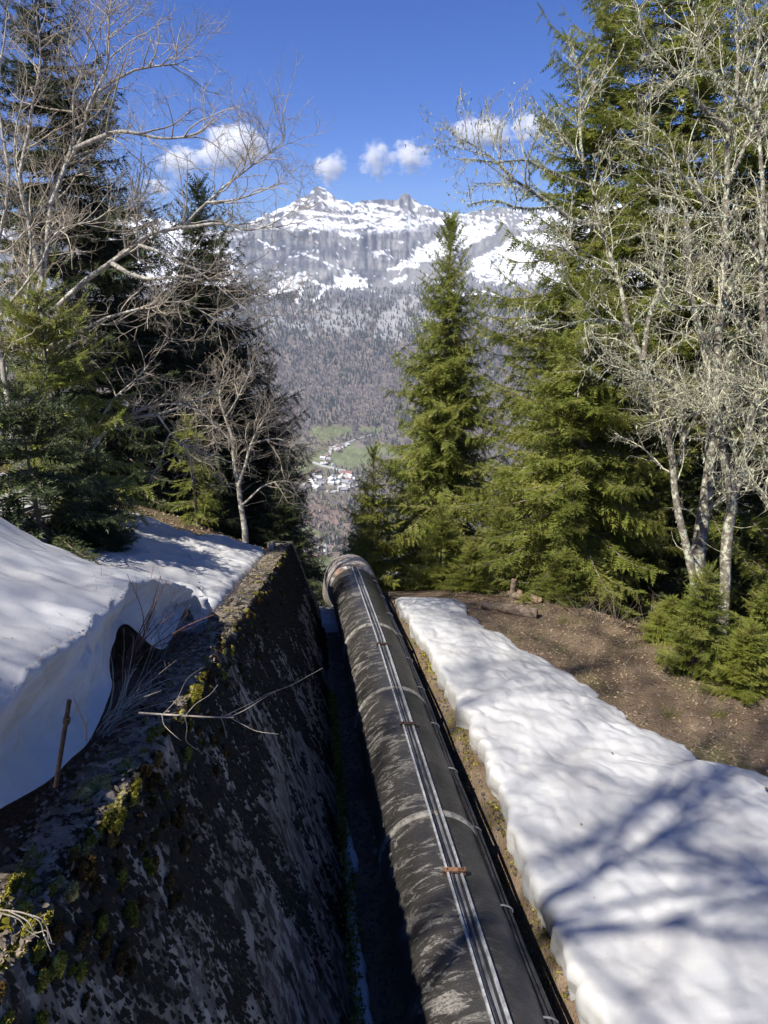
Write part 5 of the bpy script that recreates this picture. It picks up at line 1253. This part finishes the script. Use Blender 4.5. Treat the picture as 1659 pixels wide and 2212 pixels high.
def litter():
    r = np.random.default_rng(88)
    mb = MB(); n = 2600; y = 2.2 + 14 * r.uniform(0, 1, n) ** 1.5; k = r.uniform(-.05, 1.5, n); x = crestX(y) - CW * k; z = crestZ(y) + .045 - .12 * np.maximum(0, k - 1); leaf_mesh(mb, np.stack([x, y, z + r.uniform(-.01, .03, n)], -1), r.uniform(.010, .030, n), r)
    tag(mb.obj('leaf_litter', M['leaf_grey'], None, False), 'grey dead leaves strewn along the wall top', None, None, 'stuff')
    mb = MB(); N = 16000; x = r.uniform(1.8, 11, N); y = r.uniform(6, 20, N); ys = np.interp(y, Rc[:, 1], Rc[:, 0]); keep = x > ys - .15; x, y = x[keep], y[keep]
    leaf_mesh(mb, np.stack([x, y, groundZ(x, y) + .012], -1), r.uniform(.016, .042, len(x)), r); tag(mb.obj('leaf_litter', M['leaf'], None, False), 'brown leaf litter covering the verge right of the snow', None, None, 'stuff')
    mb = MB(); n = 6000; x = r.uniform(-11, -2.4, n); y = r.uniform(11, 20, n); leaf_mesh(mb, np.stack([x, y, groundZ(x, y) + .015], -1), r.uniform(.02, .05, n), r); tag(mb.obj('leaf_litter', M['leaf'], None, False), 'brown leaf litter on the bank above the left snow', None, None, 'stuff')
    mb = MB(); n = 900; x = r.uniform(2, 10, n); y = r.uniform(7, 19, n); keep = x > np.interp(y, Rc[:, 1], Rc[:, 0]); x, y = x[keep], y[keep]; n = len(x); p = np.stack([x, y, groundZ(x, y) + .02], -1); d = norm(r.normal(size=(n, 3)) * [1, 1, .12]); l = r.uniform(.06, .35, n)[:, None]
    Pp = np.stack([p, p + d * l * .5 + r.normal(0, .01, (n, 3)), p + d * l], 1); v, q = tubes(Pp, np.broadcast_to([.006, .005, .003], (n, 3)), 4, 3); mb.add(v, q); tag(mb.obj('fallen_sticks', M['twig_dark']), 'small fallen sticks over the brown verge', None, None, 'stuff')
    n = 15000; x = r.uniform(1.9, 11, n); y = r.uniform(6, 20, n); keep = (x > np.interp(y, Rc[:, 1], Rc[:, 0]) - .1) & (fbm(x * .8, y * .8, 611, 3) > -.02); x, y = x[keep], y[keep]; n = len(x); p = np.stack([x, y, groundZ(x, y) + .01], -1)
    d = norm(r.normal(size=(n, 3)) * [1, 1, .25] + [.2, .3, .12]); l = r.uniform(.05, .2, n)[:, None]; sd = norm(np.cross(d, [0, 0, 1.0])) * r.uniform(.002, .005, (n, 1)); mb = MB(); mb.add(np.stack([p - sd, p + sd, p + d * l], 1).reshape(-1, 3), None, np.arange(3 * n).reshape(-1, 3)); tag(mb.obj('dry_grass', M['straw'], None, False), 'flattened straw coloured grass on the brown verge', None, None, 'stuff')
    # leaves and bits that can be singled out on the snow
    for k, (U, V, s, lab) in enumerate([(1208, 1905, .05, 'dark curled leaf alone on the middle of the right snow sheet'), (1282, 1944, .028, 'small dark leaf scrap on the right snow below the curled leaf'), (1255, 1782, .03, 'small leaf fragment near the top of the right snow sheet middle'),
                                        (1322, 1628, .025, 'tiny leaf crumb on the right snow in the broad branch shadow'), (1213, 2140, .03, 'dark leaf at the lower left edge of the right snow sheet'), (1655, 1705, .06, 'dark leaf at the right frame edge on the snow')]):
        p = hit(U, V, lambda x, y: snowR(x, y) + cup(x, y, 201) + .015); mb = MB(); leaf_mesh(mb, p[None] + [0, 0, .015], np.array([s]), np.random.default_rng(k)); tag(mb.obj('dead_leaf', M['leaf'], None, False), lab, 'leaf')
    for k, (U, V, lab) in enumerate([(1448, 1545, 'sparse green grass tuft on the brown verge by the snow edge'), (1218, 1345, 'thin grass tuft on the brown verge near the logs'), (1560, 1552, 'grass tuft on the brown verge towards the right edge')]):
        p = hit(U, V, groundZ, 5, 40); rr = np.random.default_rng(k + 5); n = 90; b = p + rr.normal(0, .10, (n, 3)) * [1, 1, 0]; t = b + np.stack([rr.normal(0, .06, n), rr.normal(0, .06, n), rr.uniform(.05, .17, n)], -1); s = rr.normal(0, .004, (n, 3)); mb = MB(); mb.add(np.stack([b - s, b + s, t], 1).reshape(-1, 3), None, np.arange(3 * n).reshape(-1, 3)); tag(mb.obj('grass_tuft', M['needle_young'], None, False), lab, 'grass')
litter()

# ------------------------------------------------------------------ logs and stumps
def log(pts, r0, r1, name, label, mat='wood', seed=1, parts=True):
    o = empty(name, pts[0], label, 'log'); b = np.asarray(pts[0]); p = resample([np.asarray(q) - b for q in pts], 16); n = 12; R = np.linspace(r0, r1, 16)
    v, q = tubes(p[None], R[None], n, seed); c = np.repeat(p, n, 0); v = c + (v - c) * (1 + .35 * fbm(np.tile(np.arange(n), 16) * .9, np.repeat(np.arange(16), n) * .18, seed, 3))[:, None]
    MB().add(v, q).obj('stem', M[mat], o)
    for k in (0, 15):
        ring = v[k * n:(k + 1) * n]; mb = MB(); ctr = ring.mean(0); t = norm(p[1] - p[0]) * (-1 if k == 0 else 1)
        V = np.concatenate([[ctr + t * .02], ring]); mb.add(V, None, [[0, 1 + i, 1 + (i + 1) % n] for i in range(n)]); mb.obj('cut_end', M['wood_cut'], o)
    return o
gp = lambda u, v, dz=0: hit(u, v, lambda x, y: groundZ(x, y) + dz, 5, 45)
log([gp(1042, 1306, .12), gp(1100, 1316, .13), gp(1160, 1326, .12)], .10, .13, 'fallen_log', 'weathered fallen log lying on the brown verge', seed=3)
for k, (a, b, rr, lab) in enumerate([((1100, 1283), (1128, 1290), .10, 'short broken log chunk behind the fallen log'), ((1104, 1264), (1106, 1292), .09, 'upright split log piece behind the fallen log'), ((1140, 1287), (1160, 1296), .10, 'rounded wood chunk right of the split piece'),
                                     ((1166, 1296), (1196, 1290), .06, 'thin crooked wood piece at the right end of the chunks'), ((1122, 1280), (1142, 1276), .08, 'small log stub leaning among the chunks')]):
    p, q = gp(*a, .10), gp(*b, .10)
    if k == 1: p = gp(1106, 1292, .02); q = p + np.array([.03, .02, .55])
    log([p, (p + q) / 2, q], rr, rr * .8, 'wood_chunk', lab, 'wood', 10 + k)
for k, (u, v, h, rr, lab) in enumerate([(1058, 1262, .45, .045, 'pale broken stake standing at the snow end'), (1100, 1272, .42, .05, 'pale broken stake beside the log pile'), (1128, 1275, .7, .03, 'thin broken stem standing behind the log pile')]):
    p = gp(u, v); log([p - [0, 0, .1], p + [.02, 0, h * .5], p + [.03, 0, h]], rr, rr * .7, 'broken_stake', lab, 'bark_grey', 20 + k)
def torn_stump():
    r = np.random.default_rng(31); b = hit(272, 1062, lambda x, y: groundZ(x, y) , 8, 30); o = empty('tree_stump', b, 'old torn stump with splintered grey wood above the left snow', 'stump')
    n = 18; K = 12; th = np.arange(n) * 2 * pi / n; zz = np.linspace(-.3, 1.0, K); hgt = .75 + .55 * r.uniform(0, 1, n) + .5 * np.sin(th + 1)
    V = np.array([[(.30 + .22 * math.exp(-max(z, 0) * 4) + .05 * r.normal()) * np.array([cos(t), sin(t), 0]) + [0, 0, z * (hgt[i] if z > 0 else 1)] for i, t in enumerate(th)] for z in zz])
    V = np.concatenate([V, V[-1:] * [.55, .55, .8], V[-1:] * [.1, .1, .45]]); g = np.concatenate([V, V[:, :1]], 1); mb = MB().add(g, grid_faces(*g.shape[:2])); mb.obj('stem', M['old_wood'], o, False)
    for i in range(9):
        t = r.uniform(0, 2 * pi); p = np.array([cos(t) * .33, sin(t) * .33, .1]); d = np.array([cos(t) * 1.0, sin(t) * 1.0, -.35 + r.normal() * .25]); mb = MB(); tube(mb, [p, p + d * .4, p + d * .8 + [0, 0, -.15]], [.07, .02], 6, 8); mb.obj('root', M['old_wood'], o)
torn_stump()
log([gp(842, 1268, .1) + [0, .4, .15], gp(910, 1266, .1) + [0, .4, .2], gp(985, 1262, .12) + [0, .3, .2]], .07, .06, 'fallen_log', 'thin dark log lying across the far end of the right snow', 'bark_spruce', 32)

# ------------------------------------------------------------------ the air between here and the mountains
def haze():
    zlo = float(min(ZZ.min(), -60)) - 30; zhi = float(ZZ.max()) + 25
    m = bpy.data.materials.new('valley_haze'); m.use_nodes = True; t = m.node_tree; t.nodes.clear()
    o = t.nodes.new('ShaderNodeOutputMaterial'); v = t.nodes.new('ShaderNodeVolumePrincipled'); v.inputs['Color'].default_value = (.72, .82, 1.0, 1); v.inputs['Density'].default_value = 0.75e-4; v.inputs['Anisotropy'].default_value = .0
    t.links.new(v.outputs[0], o.inputs['Volume'])
    xm = float(np.abs(XX).max()) + 700; mb = MB(); box(mb, (0, 2600, (zlo + zhi) / 2), (xm, 2900, (zhi - zlo) / 2)); ob = mb.obj('haze', m, None, False); tag(ob, kind='stuff')
haze()
